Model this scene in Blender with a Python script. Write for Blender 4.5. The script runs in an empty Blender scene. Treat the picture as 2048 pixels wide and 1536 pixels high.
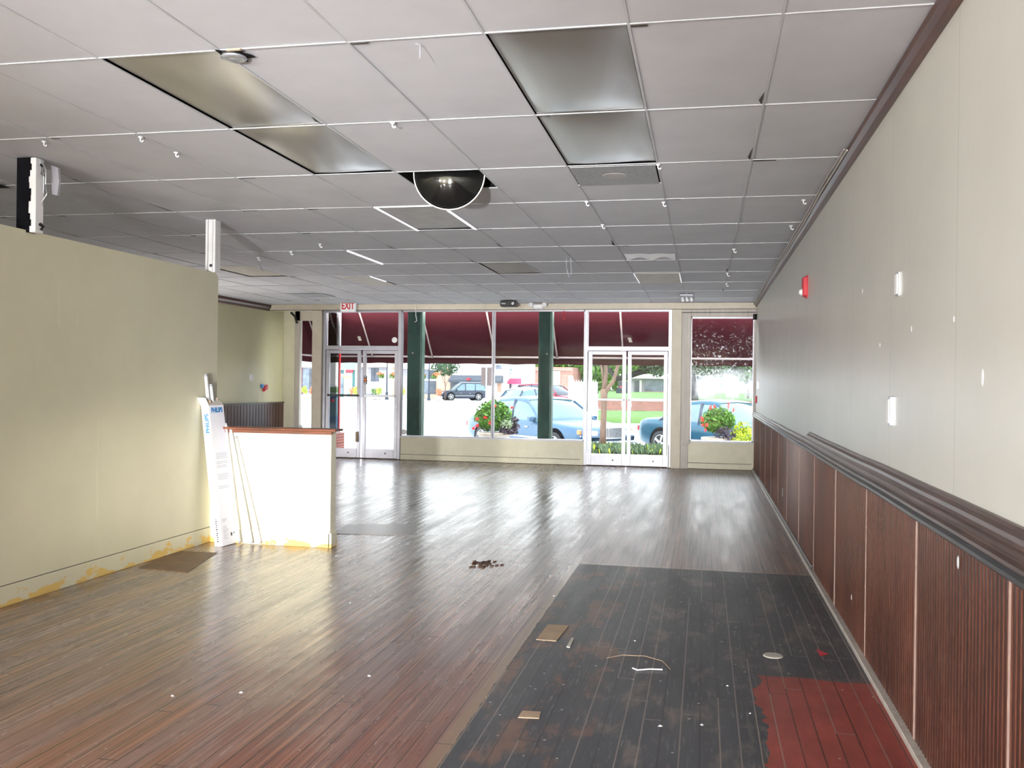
import bpy, math, random
from mathutils import Vector, Matrix
random.seed(7)
C = bpy.context.scene.collection
PI = math.pi

# ------------------------------------------------------------------ camera model
FPX, YAW, ROLL, PITCH = 1863.3, 0.20299, 0.012978, -0.00119
HE = 1.504
_c, _s = math.cos(YAW), math.sin(YAW); _cp, _sp = math.cos(PITCH), math.sin(PITCH); _cr, _sr = math.cos(ROLL), math.sin(ROLL)
CF = Vector((-_s*_cp, _c*_cp, _sp)); _R0 = Vector((_c, _s, 0)); _U0 = Vector((_s*_sp, -_c*_sp, _cp))
CR = _R0*_cr + _U0*_sr; CU = _U0*_cr - _R0*_sr
def at(x, y, Y):
    d = CF + CR*((x-1024)/FPX) - CU*((y-768)/FPX)
    t = Y/d.y
    return Vector((d.x*t, Y, HE+d.z*t))
def atZ(x, y, Z):
    d = CF + CR*((x-1024)/FPX) - CU*((y-768)/FPX)
    t = (Z-HE)/d.z
    return Vector((d.x*t, d.y*t, Z))
def ax(x, Y): return at(x, 768, Y).x
def az(x, y, Y): return at(x, y, Y).z

cam = bpy.data.cameras.new('camera'); co = bpy.data.objects.new('camera', cam); C.objects.link(co)
M = Matrix((CR, CU, -CF)).transposed().to_4x4(); M.translation = Vector((0, 0, HE)); co.matrix_world = M
cam.sensor_width = 36; cam.lens = 36*FPX/2048; cam.clip_start = .05; cam.clip_end = 400
bpy.context.scene.camera = co
vs = bpy.context.scene.view_settings
vs.view_transform = 'Standard'; vs.exposure = .36; vs.gamma = 1

# ------------------------------------------------------------------ materials
def nm(name):
    m = bpy.data.materials.new(name); m.use_nodes = True
    nt = m.node_tree; b = nt.nodes['Principled BSDF']
    return m, nt, b
def N(nt, t, **k):
    n = nt.nodes.new(t)
    for a, v in k.items():
        if a.startswith('i_'):
            n.inputs[int(a[2:])].default_value = v
        else: setattr(n, a, v)
    return n
def L(nt, a, b): nt.links.new(a, b)
def ramp(nt, fac, stops):
    r = N(nt, 'ShaderNodeValToRGB'); e = r.color_ramp.elements
    while len(e) < len(stops): e.new(.5)
    for i, (p, c) in enumerate(stops):
        e[i].position = p; e[i].color = (*c, 1) if len(c) == 3 else c
    L(nt, fac, r.inputs[0]); return r.outputs[0]
def coords(nt, scale=(1, 1, 1), rot=(0, 0, 0)):
    t = N(nt, 'ShaderNodeTexCoord'); m = N(nt, 'ShaderNodeMapping')
    m.inputs['Scale'].default_value = scale; m.inputs['Rotation'].default_value = rot
    L(nt, t.outputs['Object'], m.inputs[0]); return m.outputs[0]
def noise(nt, vec, scale, detail=4, rough=.6):
    n = N(nt, 'ShaderNodeTexNoise'); n.inputs['Scale'].default_value = scale
    n.inputs['Detail'].default_value = detail; n.inputs['Roughness'].default_value = rough
    if vec: L(nt, vec, n.inputs['Vector'])
    return n.outputs['Fac']
def mix(nt, fac, a, b, mode='MIX'):
    m = N(nt, 'ShaderNodeMix', data_type='RGBA', blend_type=mode)
    for s, v in ((0, fac), (6, a), (7, b)):
        if hasattr(v, 'links'): L(nt, v, m.inputs[s])
        elif s == 0: m.inputs[0].default_value = v
        else: m.inputs[s].default_value = (*v, 1) if len(v) == 3 else v
    return m.outputs[2]
def mth(nt, op, a, b=None, c=None):
    m = N(nt, 'ShaderNodeMath', operation=op)
    for i, v in enumerate((a, b, c)):
        if v is None: continue
        if hasattr(v, 'links'): L(nt, v, m.inputs[i])
        else: m.inputs[i].default_value = v
    return m.outputs[0]
def bump(nt, b, h, s=.3, d=.01):
    n = N(nt, 'ShaderNodeBump'); n.inputs['Strength'].default_value = s; n.inputs['Distance'].default_value = d
    L(nt, h, n.inputs['Height']); L(nt, n.outputs[0], b.inputs['Normal'])
def mat(name, col, rough=.5, metal=0, var=.12, scale=6, vscale=(1, 1, 1), spec=.5, emit=0, bmp=0):
    m, nt, b = nm(name)
    v = coords(nt, vscale); n = noise(nt, v, scale)
    d = tuple(max(0, x*(1-var)) for x in col); u = tuple(min(1, x*(1+var)) for x in col)
    L(nt, ramp(nt, n, [(.3, d), (.7, u)]), b.inputs['Base Color'])
    b.inputs['Roughness'].default_value = rough; b.inputs['Metallic'].default_value = metal
    b.inputs['Specular IOR Level'].default_value = spec
    if emit:
        b.inputs['Emission Color'].default_value = (*col, 1); b.inputs['Emission Strength'].default_value = emit
    if bmp: bump(nt, b, noise(nt, v, scale*4), bmp, .005)
    return m

def wall_mat(name, base, stain=None, grooves=False, rough=.4, spec=.4):
    m, nt, b = nm(name)
    v = coords(nt); n = noise(nt, v, 1.2, 5)
    c = ramp(nt, n, [(.3, tuple(x*.93 for x in base)), (.7, tuple(min(1, x*1.04) for x in base))])
    # vertical drips of old glue and filler
    vv = coords(nt, (9, 9, .8)); n2 = noise(nt, vv, 2.2, 3, .5)
    c = mix(nt, ramp(nt, n2, [(.70, (0, 0, 0)), (.76, (.3, .3, .3))]), c, tuple(min(1, x*1.2+.04) for x in base))
    vo = N(nt, 'ShaderNodeTexVoronoi'); vo.inputs['Scale'].default_value = 5; L(nt, coords(nt, (1, 1, 1)), vo.inputs['Vector'])
    c = mix(nt, ramp(nt, vo.outputs['Distance'], [(.014, (.7, .7, .7)), (.02, (0, 0, 0))]), c, tuple(min(1, x*1.3+.06) for x in base))
    if grooves:
        t = N(nt, 'ShaderNodeTexCoord'); s = N(nt, 'ShaderNodeSeparateXYZ'); L(nt, t.outputs['Object'], s.inputs[0])
        w = mth(nt, 'FRACT', mth(nt, 'DIVIDE', s.outputs['Y'], 1.22))
        l = mth(nt, 'LESS_THAN', w, .006)
        c = mix(nt, mth(nt, 'MULTIPLY', l, .35), c, (.2, .19, .15))
        vw = coords(nt, (1, 7, .12)); n5 = noise(nt, vw, 1.5, 3)
        bump(nt, b, n5, .12, .01)
    if stain:
        t = N(nt, 'ShaderNodeTexCoord'); s = N(nt, 'ShaderNodeSeparateXYZ'); L(nt, t.outputs['Object'], s.inputs[0])
        n3 = noise(nt, coords(nt, (3, 3, 6)), 1.5, 5)
        h = mth(nt, 'SUBTRACT', mth(nt, 'ADD', .01, mth(nt, 'MULTIPLY', mth(nt, 'SUBTRACT', n3, .42), .55)), s.outputs['Z'])
        c = mix(nt, ramp(nt, h, [(0, (0, 0, 0)), (.03, (.8, .8, .8))]), c, stain)
    L(nt, c, b.inputs['Base Color']); b.inputs['Roughness'].default_value = rough; b.inputs['Specular IOR Level'].default_value = spec
    return m

M_ = {}
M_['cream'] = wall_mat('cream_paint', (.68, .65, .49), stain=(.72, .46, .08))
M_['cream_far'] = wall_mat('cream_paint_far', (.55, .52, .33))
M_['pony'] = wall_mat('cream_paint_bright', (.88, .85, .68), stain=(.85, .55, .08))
M_['cream_panel'] = mat('cream_panel', (.70, .67, .52), .5, var=.05)
M_['beige'] = mat('beige_paint', (.62, .56, .46), .5, var=.06)
M_['greybeige'] = mat('greybeige_wood', (.50, .46, .42), .5, var=.14, scale=3, vscale=(6, 6, .6))
M_['rwall'] = wall_mat('panelled_wall', (.61, .605, .56), grooves=True, rough=.32, spec=.5)
M_['silver'] = mat('aluminium', (.46, .46, .52), .35, .35, var=.08)
M_['white_al'] = mat('white_aluminium', (.78, .79, .86), .35, .1, var=.05)
M_['white'] = mat('white_paint', (.75, .75, .76), .5, var=.05)
M_['brightwhite'] = mat('bright_white', (.9, .9, .92), .5, var=.03)
M_['black'] = mat('black_plastic', (.012, .012, .014), .35)
M_['blackcloth'] = mat('black_cloth', (.006, .006, .008), .95, spec=.05)
M_['darkgap'] = mat('dark_void', (.01, .01, .01), .9, spec=.1)
M_['tile'] = mat('ceiling_tile', (.565, .575, .615), .85, var=.05, scale=2, spec=.15)
M_['grid'] = mat('ceiling_grid', (.52, .53, .56), .85, var=.12, scale=3)
M_['crack'] = mat('dark_gap', (.05, .045, .04), .9)
M_['tan'] = mat('tan_board', (.42, .31, .22), .7)
M_['tanlens'] = mat('dull_lens', (.30, .27, .24), .6)
M_['redwood'] = mat('red_brown_wood', (.075, .026, .018), .35, var=.4, scale=4, vscale=(3, .4, 3))
M_['darkwood'] = mat('dark_rail_wood', (.075, .045, .038), .28, var=.5, scale=5, vscale=(6, .5, 6))
M_['blackrail'] = mat('black_rail', (.03, .03, .034), .3, var=.3)
M_['capwood'] = mat('cap_wood', (.16, .05, .025), .35, var=.5, scale=4, vscale=(.6, 4, 4))
M_['green'] = mat('green_paint', (.005, .030, .023), .75, var=.5, scale=8, vscale=(2, 2, .5))
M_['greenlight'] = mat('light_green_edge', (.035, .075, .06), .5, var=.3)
M_['red'] = mat('red_paint', (.40, .01, .02), .4)
M_['bar'] = mat('awning_bar', (.24, .20, .20), .5)
M_['barshade'] = mat('awning_rafter', (.24, .20, .19), .5)
M_['concrete'] = mat('sunlit_concrete', (.78, .77, .76), .9, var=.05, scale=.6)
M_['walk'] = mat('pavement', (.74, .72, .70), .9, var=.08, scale=1)
M_['kerb'] = mat('kerb_stone', (.40, .37, .34), .9)
M_['soil'] = mat('bed_soil', (.10, .06, .045), .95)
M_['steel'] = mat('galvanised_steel', (.5, .52, .56), .3, .7)
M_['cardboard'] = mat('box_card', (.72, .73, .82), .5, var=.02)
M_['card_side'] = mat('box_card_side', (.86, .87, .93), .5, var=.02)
M_['cardtan'] = mat('box_flap', (.55, .50, .46), .7, var=.08)
M_['blueink'] = mat('blue_ink', (.02, .20, .50), .5)
M_['greyink'] = mat('grey_ink', (.35, .36, .42), .5)
M_['blackink'] = mat('black_ink', (.03, .03, .04), .5)
M_['tube'] = mat('tube_white', (.85, .86, .9), .25, var=.02)
M_['redink'] = mat('red_ink', (.55, .03, .05), .5)
M_['tyre'] = mat('tyre', (.02, .02, .022), .8)
M_['rim'] = mat('wheel_rim', (.6, .6, .62), .3, .6)
M_['chrome'] = mat('chrome', (.7, .72, .75), .15, .9)
M_['carglass'] = mat('car_glass', (.10, .17, .19), .08, .0, spec=1)
M_['darkglass'] = mat('dark_car_glass', (.03, .04, .05), .1, spec=1)
M_['lamp_red'] = mat('lamp_red', (.5, .02, .02), .3)
M_['lamp_clear'] = mat('lamp_clear', (.6, .62, .62), .2)
M_['lamp_orange'] = mat('lamp_orange', (.7, .22, .08), .3)
M_['mulch'] = mat('pine_straw', (.15, .055, .034), .95, var=.6, scale=5)
M_['lawn'] = mat('lawn_grass', (.075, .155, .03), .95, var=.35, scale=4)
M_['bark'] = mat('pale_bark', (.15, .095, .07), .8, var=.3, scale=6, vscale=(3, 3, .4))
M_['darkbark'] = mat('dark_bark', (.035, .035, .035), .9)
M_['leaf_b'] = mat('leaf_bright', (.075, .18, .02), .6, var=.6, scale=9)
M_['leaf_y'] = mat('leaf_yellow', (.42, .50, .04), .6, var=.4, scale=9)
M_['leaf_d'] = mat('leaf_dark', (.016, .040, .013), .6, var=.7, scale=3)
M_['leaf_m'] = mat('leaf_mid', (.045, .095, .04), .7, var=.6, scale=1.5)
M_['leaf_p'] = mat('leaf_purple', (.07, .05, .07), .6, var=.5, scale=9)
M_['flower'] = mat('red_petal', (.75, .06, .05), .5, var=.3, scale=20)
M_['flower_o'] = mat('orange_petal', (.7, .25, .12), .5, var=.4, scale=9)
M_['pot'] = mat('stone_pot', (.42, .37, .33), .8)

# --- plank floor with worn paint areas
def floor_mat():
    m, nt, b = nm('worn_plank_floor')
    t = N(nt, 'ShaderNodeTexCoord'); s = N(nt, 'ShaderNodeSeparateXYZ'); L(nt, t.outputs['Object'], s.inputs[0])
    X, Y = s.outputs['X'], s.outputs['Y']
    bd = mth(nt, 'DIVIDE', X, .083); bid = mth(nt, 'FLOOR', bd); fr = mth(nt, 'FRACT', bd)
    wn = N(nt, 'ShaderNodeTexWhiteNoise', noise_dimensions='1D'); L(nt, bid, wn.inputs['W'])
    # end joints: boards ~2.4 m long, shifted per board
    yy = mth(nt, 'ADD', mth(nt, 'DIVIDE', Y, 2.4), mth(nt, 'MULTIPLY', wn.outputs[0], 7.3))
    yb = mth(nt, 'FLOOR', yy); yf = mth(nt, 'FRACT', yy)
    cv = N(nt, 'ShaderNodeCombineXYZ'); L(nt, bid, cv.inputs[0]); L(nt, yb, cv.inputs[1])
    w2 = N(nt, 'ShaderNodeTexWhiteNoise', noise_dimensions='2D'); L(nt, cv.outputs[0], w2.inputs['Vector'])
    per = w2.outputs[0]
    gap = mth(nt, 'MAXIMUM', mth(nt, 'LESS_THAN', fr, .07), mth(nt, 'LESS_THAN', yf, .0035))
    grain = noise(nt, coords(nt, (26, .45, 1)), 2.0, 6, .6)
    broad = noise(nt, coords(nt, (1, .5, 1)), .9, 4, .6)
    blot = noise(nt, coords(nt, (4.5, .55, 1)), 1.4, 5, .55)
    base = ramp(nt, grain, [(.34, (.075, .045, .036)), (.5, (.19, .10, .072)), (.64, (.38, .20, .12))])
    base = mix(nt, mth(nt, 'MULTIPLY', per, .4), base, (.20, .055, .035))
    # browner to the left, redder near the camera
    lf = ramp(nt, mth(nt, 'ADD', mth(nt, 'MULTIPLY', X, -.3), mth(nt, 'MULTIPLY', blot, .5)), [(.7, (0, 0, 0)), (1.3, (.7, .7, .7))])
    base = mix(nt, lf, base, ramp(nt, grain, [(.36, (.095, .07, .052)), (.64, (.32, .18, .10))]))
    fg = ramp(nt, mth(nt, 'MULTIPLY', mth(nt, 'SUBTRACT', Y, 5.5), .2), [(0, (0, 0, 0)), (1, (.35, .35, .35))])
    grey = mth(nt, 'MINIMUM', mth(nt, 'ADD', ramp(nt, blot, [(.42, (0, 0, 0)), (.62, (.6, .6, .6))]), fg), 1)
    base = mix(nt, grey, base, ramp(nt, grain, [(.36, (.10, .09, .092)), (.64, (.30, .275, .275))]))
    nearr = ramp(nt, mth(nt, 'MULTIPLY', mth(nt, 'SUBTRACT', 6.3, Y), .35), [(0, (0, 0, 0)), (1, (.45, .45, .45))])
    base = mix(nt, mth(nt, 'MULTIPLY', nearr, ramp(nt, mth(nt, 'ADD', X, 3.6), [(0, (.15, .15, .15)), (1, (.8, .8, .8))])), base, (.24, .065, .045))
    # black painted area: X > -1.04, Y < 7.78
    edge = noise(nt, coords(nt, (1, 1, 1)), 5, 5, .7)
    e1 = mth(nt, 'MULTIPLY', mth(nt, 'SUBTRACT', edge, .5), .05)
    inX = mth(nt, 'GREATER_THAN', mth(nt, 'ADD', X, e1), -1.0)
    inY = mth(nt, 'LESS_THAN', mth(nt, 'ADD', Y, mth(nt, 'MULTIPLY', X, .0)), 7.74)
    blackm = mth(nt, 'MULTIPLY', inX, inY)
    inX2 = mth(nt, 'GREATER_THAN', X, -1.055); inY2 = mth(nt, 'LESS_THAN', Y, 7.80)
    strip = mth(nt, 'SUBTRACT', mth(nt, 'MULTIPLY', inX2, inY2), blackm)
    scr = noise(nt, coords(nt, (34, 2.2, 1)), 2, 7, .8)
    wear = noise(nt, coords(nt, (3, 1.2, 1)), 1.8, 6, .7)
    blk = ramp(nt, broad, [(.3, (.026, .029, .038)), (.7, (.062, .066, .080))])
    blk = mix(nt, ramp(nt, wear, [(.52, (0, 0, 0)), (.66, (.6, .6, .6))]), blk, (.21, .17, .15))
    blk = mix(nt, ramp(nt, scr, [(.56, (0, 0, 0)), (.68, (.65, .65, .65))]), blk, (.34, .32, .31))
    # rusty worn zone on the left of the black paint
    rz = mth(nt, 'MULTIPLY', ramp(nt, wear, [(.5, (0, 0, 0)), (.6, (1, 1, 1))]), mth(nt, 'LESS_THAN', X, -.45))
    blk = mix(nt, mth(nt, 'MULTIPLY', rz, .7), blk, (.16, .075, .045))
    # red square
    e2 = mth(nt, 'MULTIPLY', mth(nt, 'SUBTRACT', noise(nt, coords(nt), 2.5, 3), .5), .3)
    redm = mth(nt, 'MULTIPLY', mth(nt, 'GREATER_THAN', mth(nt, 'ADD', X, e2), .27), mth(nt, 'LESS_THAN', mth(nt, 'ADD', Y, mth(nt, 'MULTIPLY', e2, .5)), 5.0))
    redc = ramp(nt, wear, [(.35, (.20, .028, .02)), (.66, (.33, .055, .04)), (.72, (.07, .03, .03))])
    blk = mix(nt, redm, blk, redc)
    col = mix(nt, blackm, base, blk)
    col = mix(nt, mth(nt, 'MULTIPLY', strip, .7), col, (.26, .18, .11))
    # gaps: dark on wood, pale on the black paint for some boards
    gcol = mix(nt, mth(nt, 'MULTIPLY', blackm, mth(nt, 'GREATER_THAN', per, .45)), (.02, .012, .01), (.26, .22, .19))
    col = mix(nt, mth(nt, 'MULTIPLY', gap, .75), col, gcol)
    # pale specks of plaster
    vo = N(nt, 'ShaderNodeTexVoronoi'); vo.inputs['Scale'].default_value = 7; L(nt, coords(nt), vo.inputs['Vector'])
    vo.inputs['Scale'].default_value = 9
    sp = ramp(nt, vo.outputs['Distance'], [(.05, (1, 1, 1)), (.065, (0, 0, 0))])
    col = mix(nt, mth(nt, 'MULTIPLY', sp, mth(nt, 'ADD', .25, mth(nt, 'MULTIPLY', blackm, .6))), col, (.6, .57, .55))
    L(nt, col, b.inputs['Base Color'])
    ro = mth(nt, 'ADD', mth(nt, 'MULTIPLY', blot, .34), mth(nt, 'ADD', .08, mth(nt, 'MULTIPLY', blackm, .16)))
    ro = mth(nt, 'ADD', ro, ramp(nt, mth(nt, 'ADD', mth(nt, 'MULTIPLY', X, .4), .9), [(.2, (0, 0, 0)), (1, (.13, .13, .13))]))
    L(nt, ro, b.inputs['Roughness'])
    b.inputs['Specular IOR Level'].default_value = .65
    b.inputs['Coat Weight'].default_value = .12; b.inputs['Coat Roughness'].default_value = .3
    # cupped boards, fine grain
    cup = mth(nt, 'MULTIPLY', mth(nt, 'ABSOLUTE', mth(nt, 'SUBTRACT', fr, .5)), .6)
    swell = noise(nt, coords(nt, (2.2, 2.4, 1)), 1.5, 2, .5)
    h = mth(nt, 'ADD', mth(nt, 'ADD', mth(nt, 'MULTIPLY', grain, .15), cup), mth(nt, 'ADD', mth(nt, 'MULTIPLY', per, .5), mth(nt, 'MULTIPLY', swell, 1.6)))
    h = mth(nt, 'SUBTRACT', h, mth(nt, 'MULTIPLY', gap, .8))
    bump(nt, b, h, .42, .0045)
    return m
M_['floor'] = floor_mat()

def bead_mat():
    m, nt, b = nm('beadboard_stain')
    t = N(nt, 'ShaderNodeTexCoord'); s = N(nt, 'ShaderNodeSeparateXYZ'); L(nt, t.outputs['Object'], s.inputs[0])
    fr = mth(nt, 'FRACT', mth(nt, 'DIVIDE', s.outputs['Y'], .04))
    rid = mth(nt, 'LESS_THAN', mth(nt, 'ABSOLUTE', mth(nt, 'SUBTRACT', fr, .5)), .16)
    g = noise(nt, coords(nt, (8, 8, .9)), 2, 5, .7)
    c = ramp(nt, g, [(.25, (.022, .012, .011)), (.55, (.060, .024, .018)), (.8, (.10, .040, .028))])
    g2 = noise(nt, coords(nt, (1, 1, .6)), 1.6, 4, .6)
    c = mix(nt, mth(nt, 'MULTIPLY', rid, ramp(nt, g2, [(.35, (.1, .1, .1)), (.6, (.8, .8, .8))])), c, (.16, .055, .032))
    L(nt, c, b.inputs['Base Color']); b.inputs['Roughness'].default_value = .3
    b.inputs['Specular IOR Level'].default_value = .5
    bump(nt, b, noise(nt, coords(nt, (1, 5, .3)), 3, 3), .1, .01)
    return m
M_['bead'] = bead_mat()

def fabric():
    m, nt, b = nm('maroon_awning_fabric')
    c = ramp(nt, noise(nt, coords(nt, (.6, 3, 3)), 2), [(.3, (.020, .0042, .0062)), (.7, (.027, .0056, .0078))])
    L(nt, c, b.inputs['Base Color']); b.inputs['Roughness'].default_value = .9; b.inputs['Specular IOR Level'].default_value = .1
    tr = N(nt, 'ShaderNodeBsdfTranslucent'); tr.inputs[0].default_value = (.016, .0028, .004, 1)
    ms = N(nt, 'ShaderNodeMixShader'); ms.inputs[0].default_value = .5
    L(nt, b.outputs[0], ms.inputs[1]); L(nt, tr.outputs[0], ms.inputs[2])
    L(nt, ms.outputs[0], nt.nodes['Material Output'].inputs[0]); return m
M_['fabric'] = fabric()

def glass(name, tint=(.97, .985, .98), dirt_glare=0):
    m, nt, b = nm(name); nt.nodes.remove(b)
    t = N(nt, 'ShaderNodeBsdfTransparent'); t.inputs[0].default_value = (*tint, 1)
    g = N(nt, 'ShaderNodeBsdfGlossy'); g.inputs['Roughness'].default_value = .02
    f = N(nt, 'ShaderNodeFresnel'); f.inputs[0].default_value = 1.22
    ms = N(nt, 'ShaderNodeMixShader'); L(nt, f.outputs[0], ms.inputs[0]); L(nt, t.outputs[0], ms.inputs[1]); L(nt, g.outputs[0], ms.inputs[2])
    out = ms.outputs[0]
    if dirt_glare:
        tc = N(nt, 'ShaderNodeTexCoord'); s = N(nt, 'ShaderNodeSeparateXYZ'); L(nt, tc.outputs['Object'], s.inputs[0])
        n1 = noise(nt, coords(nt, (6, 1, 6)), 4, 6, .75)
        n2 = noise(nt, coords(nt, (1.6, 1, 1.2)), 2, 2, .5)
        # flash glare painted as a milky band at eye height, over real scratches
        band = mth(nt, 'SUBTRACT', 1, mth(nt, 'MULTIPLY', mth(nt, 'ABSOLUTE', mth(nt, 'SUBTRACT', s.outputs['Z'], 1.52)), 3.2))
        glare = mth(nt, 'MULTIPLY', mth(nt, 'MAXIMUM', band, 0), ramp(nt, n2, [(.38, (.1, .1, .1)), (.6, (.85, .85, .85))]))
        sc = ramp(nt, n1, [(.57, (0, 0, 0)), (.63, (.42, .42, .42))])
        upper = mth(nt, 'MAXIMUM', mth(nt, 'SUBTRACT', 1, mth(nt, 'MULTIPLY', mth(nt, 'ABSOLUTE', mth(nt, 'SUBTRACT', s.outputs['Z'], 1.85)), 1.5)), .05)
        k = mth(nt, 'MINIMUM', mth(nt, 'ADD', mth(nt, 'MULTIPLY', glare, .8), mth(nt, 'MULTIPLY', sc, upper)), .85)
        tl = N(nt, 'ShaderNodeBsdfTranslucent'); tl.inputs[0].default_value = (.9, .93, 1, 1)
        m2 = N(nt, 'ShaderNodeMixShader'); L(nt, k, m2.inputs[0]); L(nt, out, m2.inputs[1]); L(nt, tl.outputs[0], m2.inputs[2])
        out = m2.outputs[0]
    L(nt, out, nt.nodes['Material Output'].inputs[0]); return m
M_['glass'] = glass('window_glass')
M_['dirtyglareglass'] = glass('scratched_glare_glass', dirt_glare=1)

def lens_mat():
    m, nt, b = nm('silver_light_lens')
    n = noise(nt, coords(nt, (2.2, .5, 1), (0, 0, .25)), 1.1, 1, .4)
    L(nt, ramp(nt, n, [(.36, (.40, .385, .35)), (.5, (.50, .49, .475)), (.60, (.72, .73, .76))]), b.inputs['Base Color'])  # pale streaks painted into the colour stand in for window glints
    b.inputs['Metallic'].default_value = .75; b.inputs['Roughness'].default_value = .3
    return m
M_['lens'] = lens_mat()

def brick(name, c1, c2, mortar, scale=4.5):
    m, nt, b = nm(name)
    t = N(nt, 'ShaderNodeTexCoord'); mp = N(nt, 'ShaderNodeMapping'); mp.inputs['Rotation'].default_value = (PI/2, 0, 0)
    L(nt, t.outputs['Object'], mp.inputs[0])
    br = N(nt, 'ShaderNodeTexBrick'); br.inputs['Scale'].default_value = scale
    br.inputs['Color1'].default_value = (*c1, 1); br.inputs['Color2'].default_value = (*c2, 1); br.inputs['Mortar'].default_value = (*mortar, 1)
    L(nt, mp.outputs[0], br.inputs['Vector']); L(nt, br.outputs[0], b.inputs['Base Color']); b.inputs['Roughness'].default_value = .9
    return m
M_['brick'] = brick('red_brick', (.30, .09, .07), (.22, .06, .05), (.35, .28, .25))
M_['brickpink'] = brick('sunlit_brick', (.48, .22, .17), (.40, .18, .14), (.5, .35, .3), 1.5)
def carpaint(name, col): return mat(name, col, .22, .25, var=.05, scale=1, spec=.7)

# ------------------------------------------------------------------ mesh builder
class MB:
    def __init__(s): s.v = []; s.f = []; s.m = []; s.mats = []; s.cur = 0
    def use(s, key):
        mt = M_[key] if isinstance(key, str) else key
        if mt not in s.mats: s.mats.append(mt)
        s.cur = s.mats.index(mt); return s
    def add(s, vs, fs):
        o = len(s.v); s.v += [tuple(p) for p in vs]
        for f in fs: s.f.append([i+o for i in f]); s.m.append(s.cur)
        return s
    def box(s, a, b, bev=0):
        x0, y0, z0 = (min(a[i], b[i]) for i in range(3)); x1, y1, z1 = (max(a[i], b[i]) for i in range(3))
        if bev:
            e = min(bev, (x1-x0)*.45, (y1-y0)*.45, (z1-z0)*.45)
            # chamfered box: 24 verts
            vs = []; idx = {}
            for ix, X in ((0, x0), (1, x1)):
                for iy, Y in ((0, y0), (1, y1)):
                    for iz, Z in ((0, z0), (1, z1)):
                        dx = e if ix == 0 else -e; dy = e if iy == 0 else -e; dz = e if iz == 0 else -e
                        for k, p in enumerate(((X, Y+dy, Z+dz), (X+dx, Y, Z+dz), (X+dx, Y+dy, Z))):
                            idx[(ix, iy, iz, k)] = len(vs); vs.append(p)
            I = lambda a, b, c, k: idx[(a, b, c, k)]
            fs = []
            for i in (0, 1):
                fs.append([I(i, 0, 0, 0), I(i, 1, 0, 0), I(i, 1, 1, 0), I(i, 0, 1, 0)])
                fs.append([I(0, i, 0, 1), I(1, i, 0, 1), I(1, i, 1, 1), I(0, i, 1, 1)])
                fs.append([I(0, 0, i, 2), I(1, 0, i, 2), I(1, 1, i, 2), I(0, 1, i, 2)])
            for i in (0, 1):
                for j in (0, 1):
                    fs.append([I(i, j, 0, 0), I(i, j, 1, 0), I(i, j, 1, 1), I(i, j, 0, 1)])
                    fs.append([I(i, 0, j, 0), I(i, 1, j, 0), I(i, 1, j, 2), I(i, 0, j, 2)])
                    fs.append([I(0, i, j, 1), I(1, i, j, 1), I(1, i, j, 2), I(0, i, j, 2)])
            for i in (0, 1):
                for j in (0, 1):
                    for k in (0, 1): fs.append([I(i, j, k, 0), I(i, j, k, 1), I(i, j, k, 2)])
            return s.add(vs, fs)
        vs = [(x0, y0, z0), (x1, y0, z0), (x1, y1, z0), (x0, y1, z0), (x0, y0, z1), (x1, y0, z1), (x1, y1, z1), (x0, y1, z1)]
        return s.add(vs, [(0, 3, 2, 1), (4, 5, 6, 7), (0, 1, 5, 4), (1, 2, 6, 5), (2, 3, 7, 6), (3, 0, 4, 7)])
    def tube(s, pts, r, n=8, cap=True):
        pts = [Vector(p) for p in pts]; rs = r if isinstance(r, (list, tuple)) else [r]*len(pts)
        vs = []; fs = []; prev = None
        for i, p in enumerate(pts):
            t = (pts[min(i+1, len(pts)-1)]-pts[max(i-1, 0)]).normalized()
            up = prev if prev else (Vector((0, 0, 1)) if abs(t.z) < .9 else Vector((1, 0, 0)))
            a = t.cross(up); a = a.normalized() if a.length > 1e-6 else Vector((1, 0, 0)); b = t.cross(a).normalized(); prev = a.cross(t).normalized() if False else up
            for k in range(n):
                q = 2*PI*k/n; vs.append(p+(a*math.cos(q)+b*math.sin(q))*rs[i])
        for i in range(len(pts)-1):
            for k in range(n):
                k2 = (k+1) % n; fs.append((i*n+k, i*n+k2, (i+1)*n+k2, (i+1)*n+k))
        if cap: fs += [tuple(range(n)), tuple(range((len(pts)-1)*n, len(pts)*n))]
        return s.add(vs, fs)
    def lathe(s, prof, c=(0, 0, 0), n=20, axis='Z', caps=True):
        vs = []; fs = []
        for (r, z) in prof:
            for k in range(n):
                q = 2*PI*k/n; x, y = r*math.cos(q), r*math.sin(q)
                p = (x, y, z) if axis == 'Z' else ((x, z, y) if axis == 'Y' else (z, x, y))
                vs.append((p[0]+c[0], p[1]+c[1], p[2]+c[2]))
        for i in range(len(prof)-1):
            for k in range(n):
                k2 = (k+1) % n; fs.append((i*n+k, i*n+k2, (i+1)*n+k2, (i+1)*n+k))
        if caps: fs += [tuple(range(n)), tuple(range((len(prof)-1)*n, len(prof)*n))]
        return s.add(vs, fs)
    def prism(s, poly, axis, a, b):
        # poly: 2-D points swept along axis from a to b
        n = len(poly); vs = []
        for t in (a, b):
            for (p, q) in poly:
                vs.append((t, p, q) if axis == 'X' else ((p, t, q) if axis == 'Y' else (p, q, t)))
        fs = [(i, (i+1) % n, n+(i+1) % n, n+i) for i in range(n)] + [tuple(range(n)), tuple(range(n, 2*n))]
        return s.add(vs, fs)
    def quad(s, *p): return s.add(p, [tuple(range(len(p)))])
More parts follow.
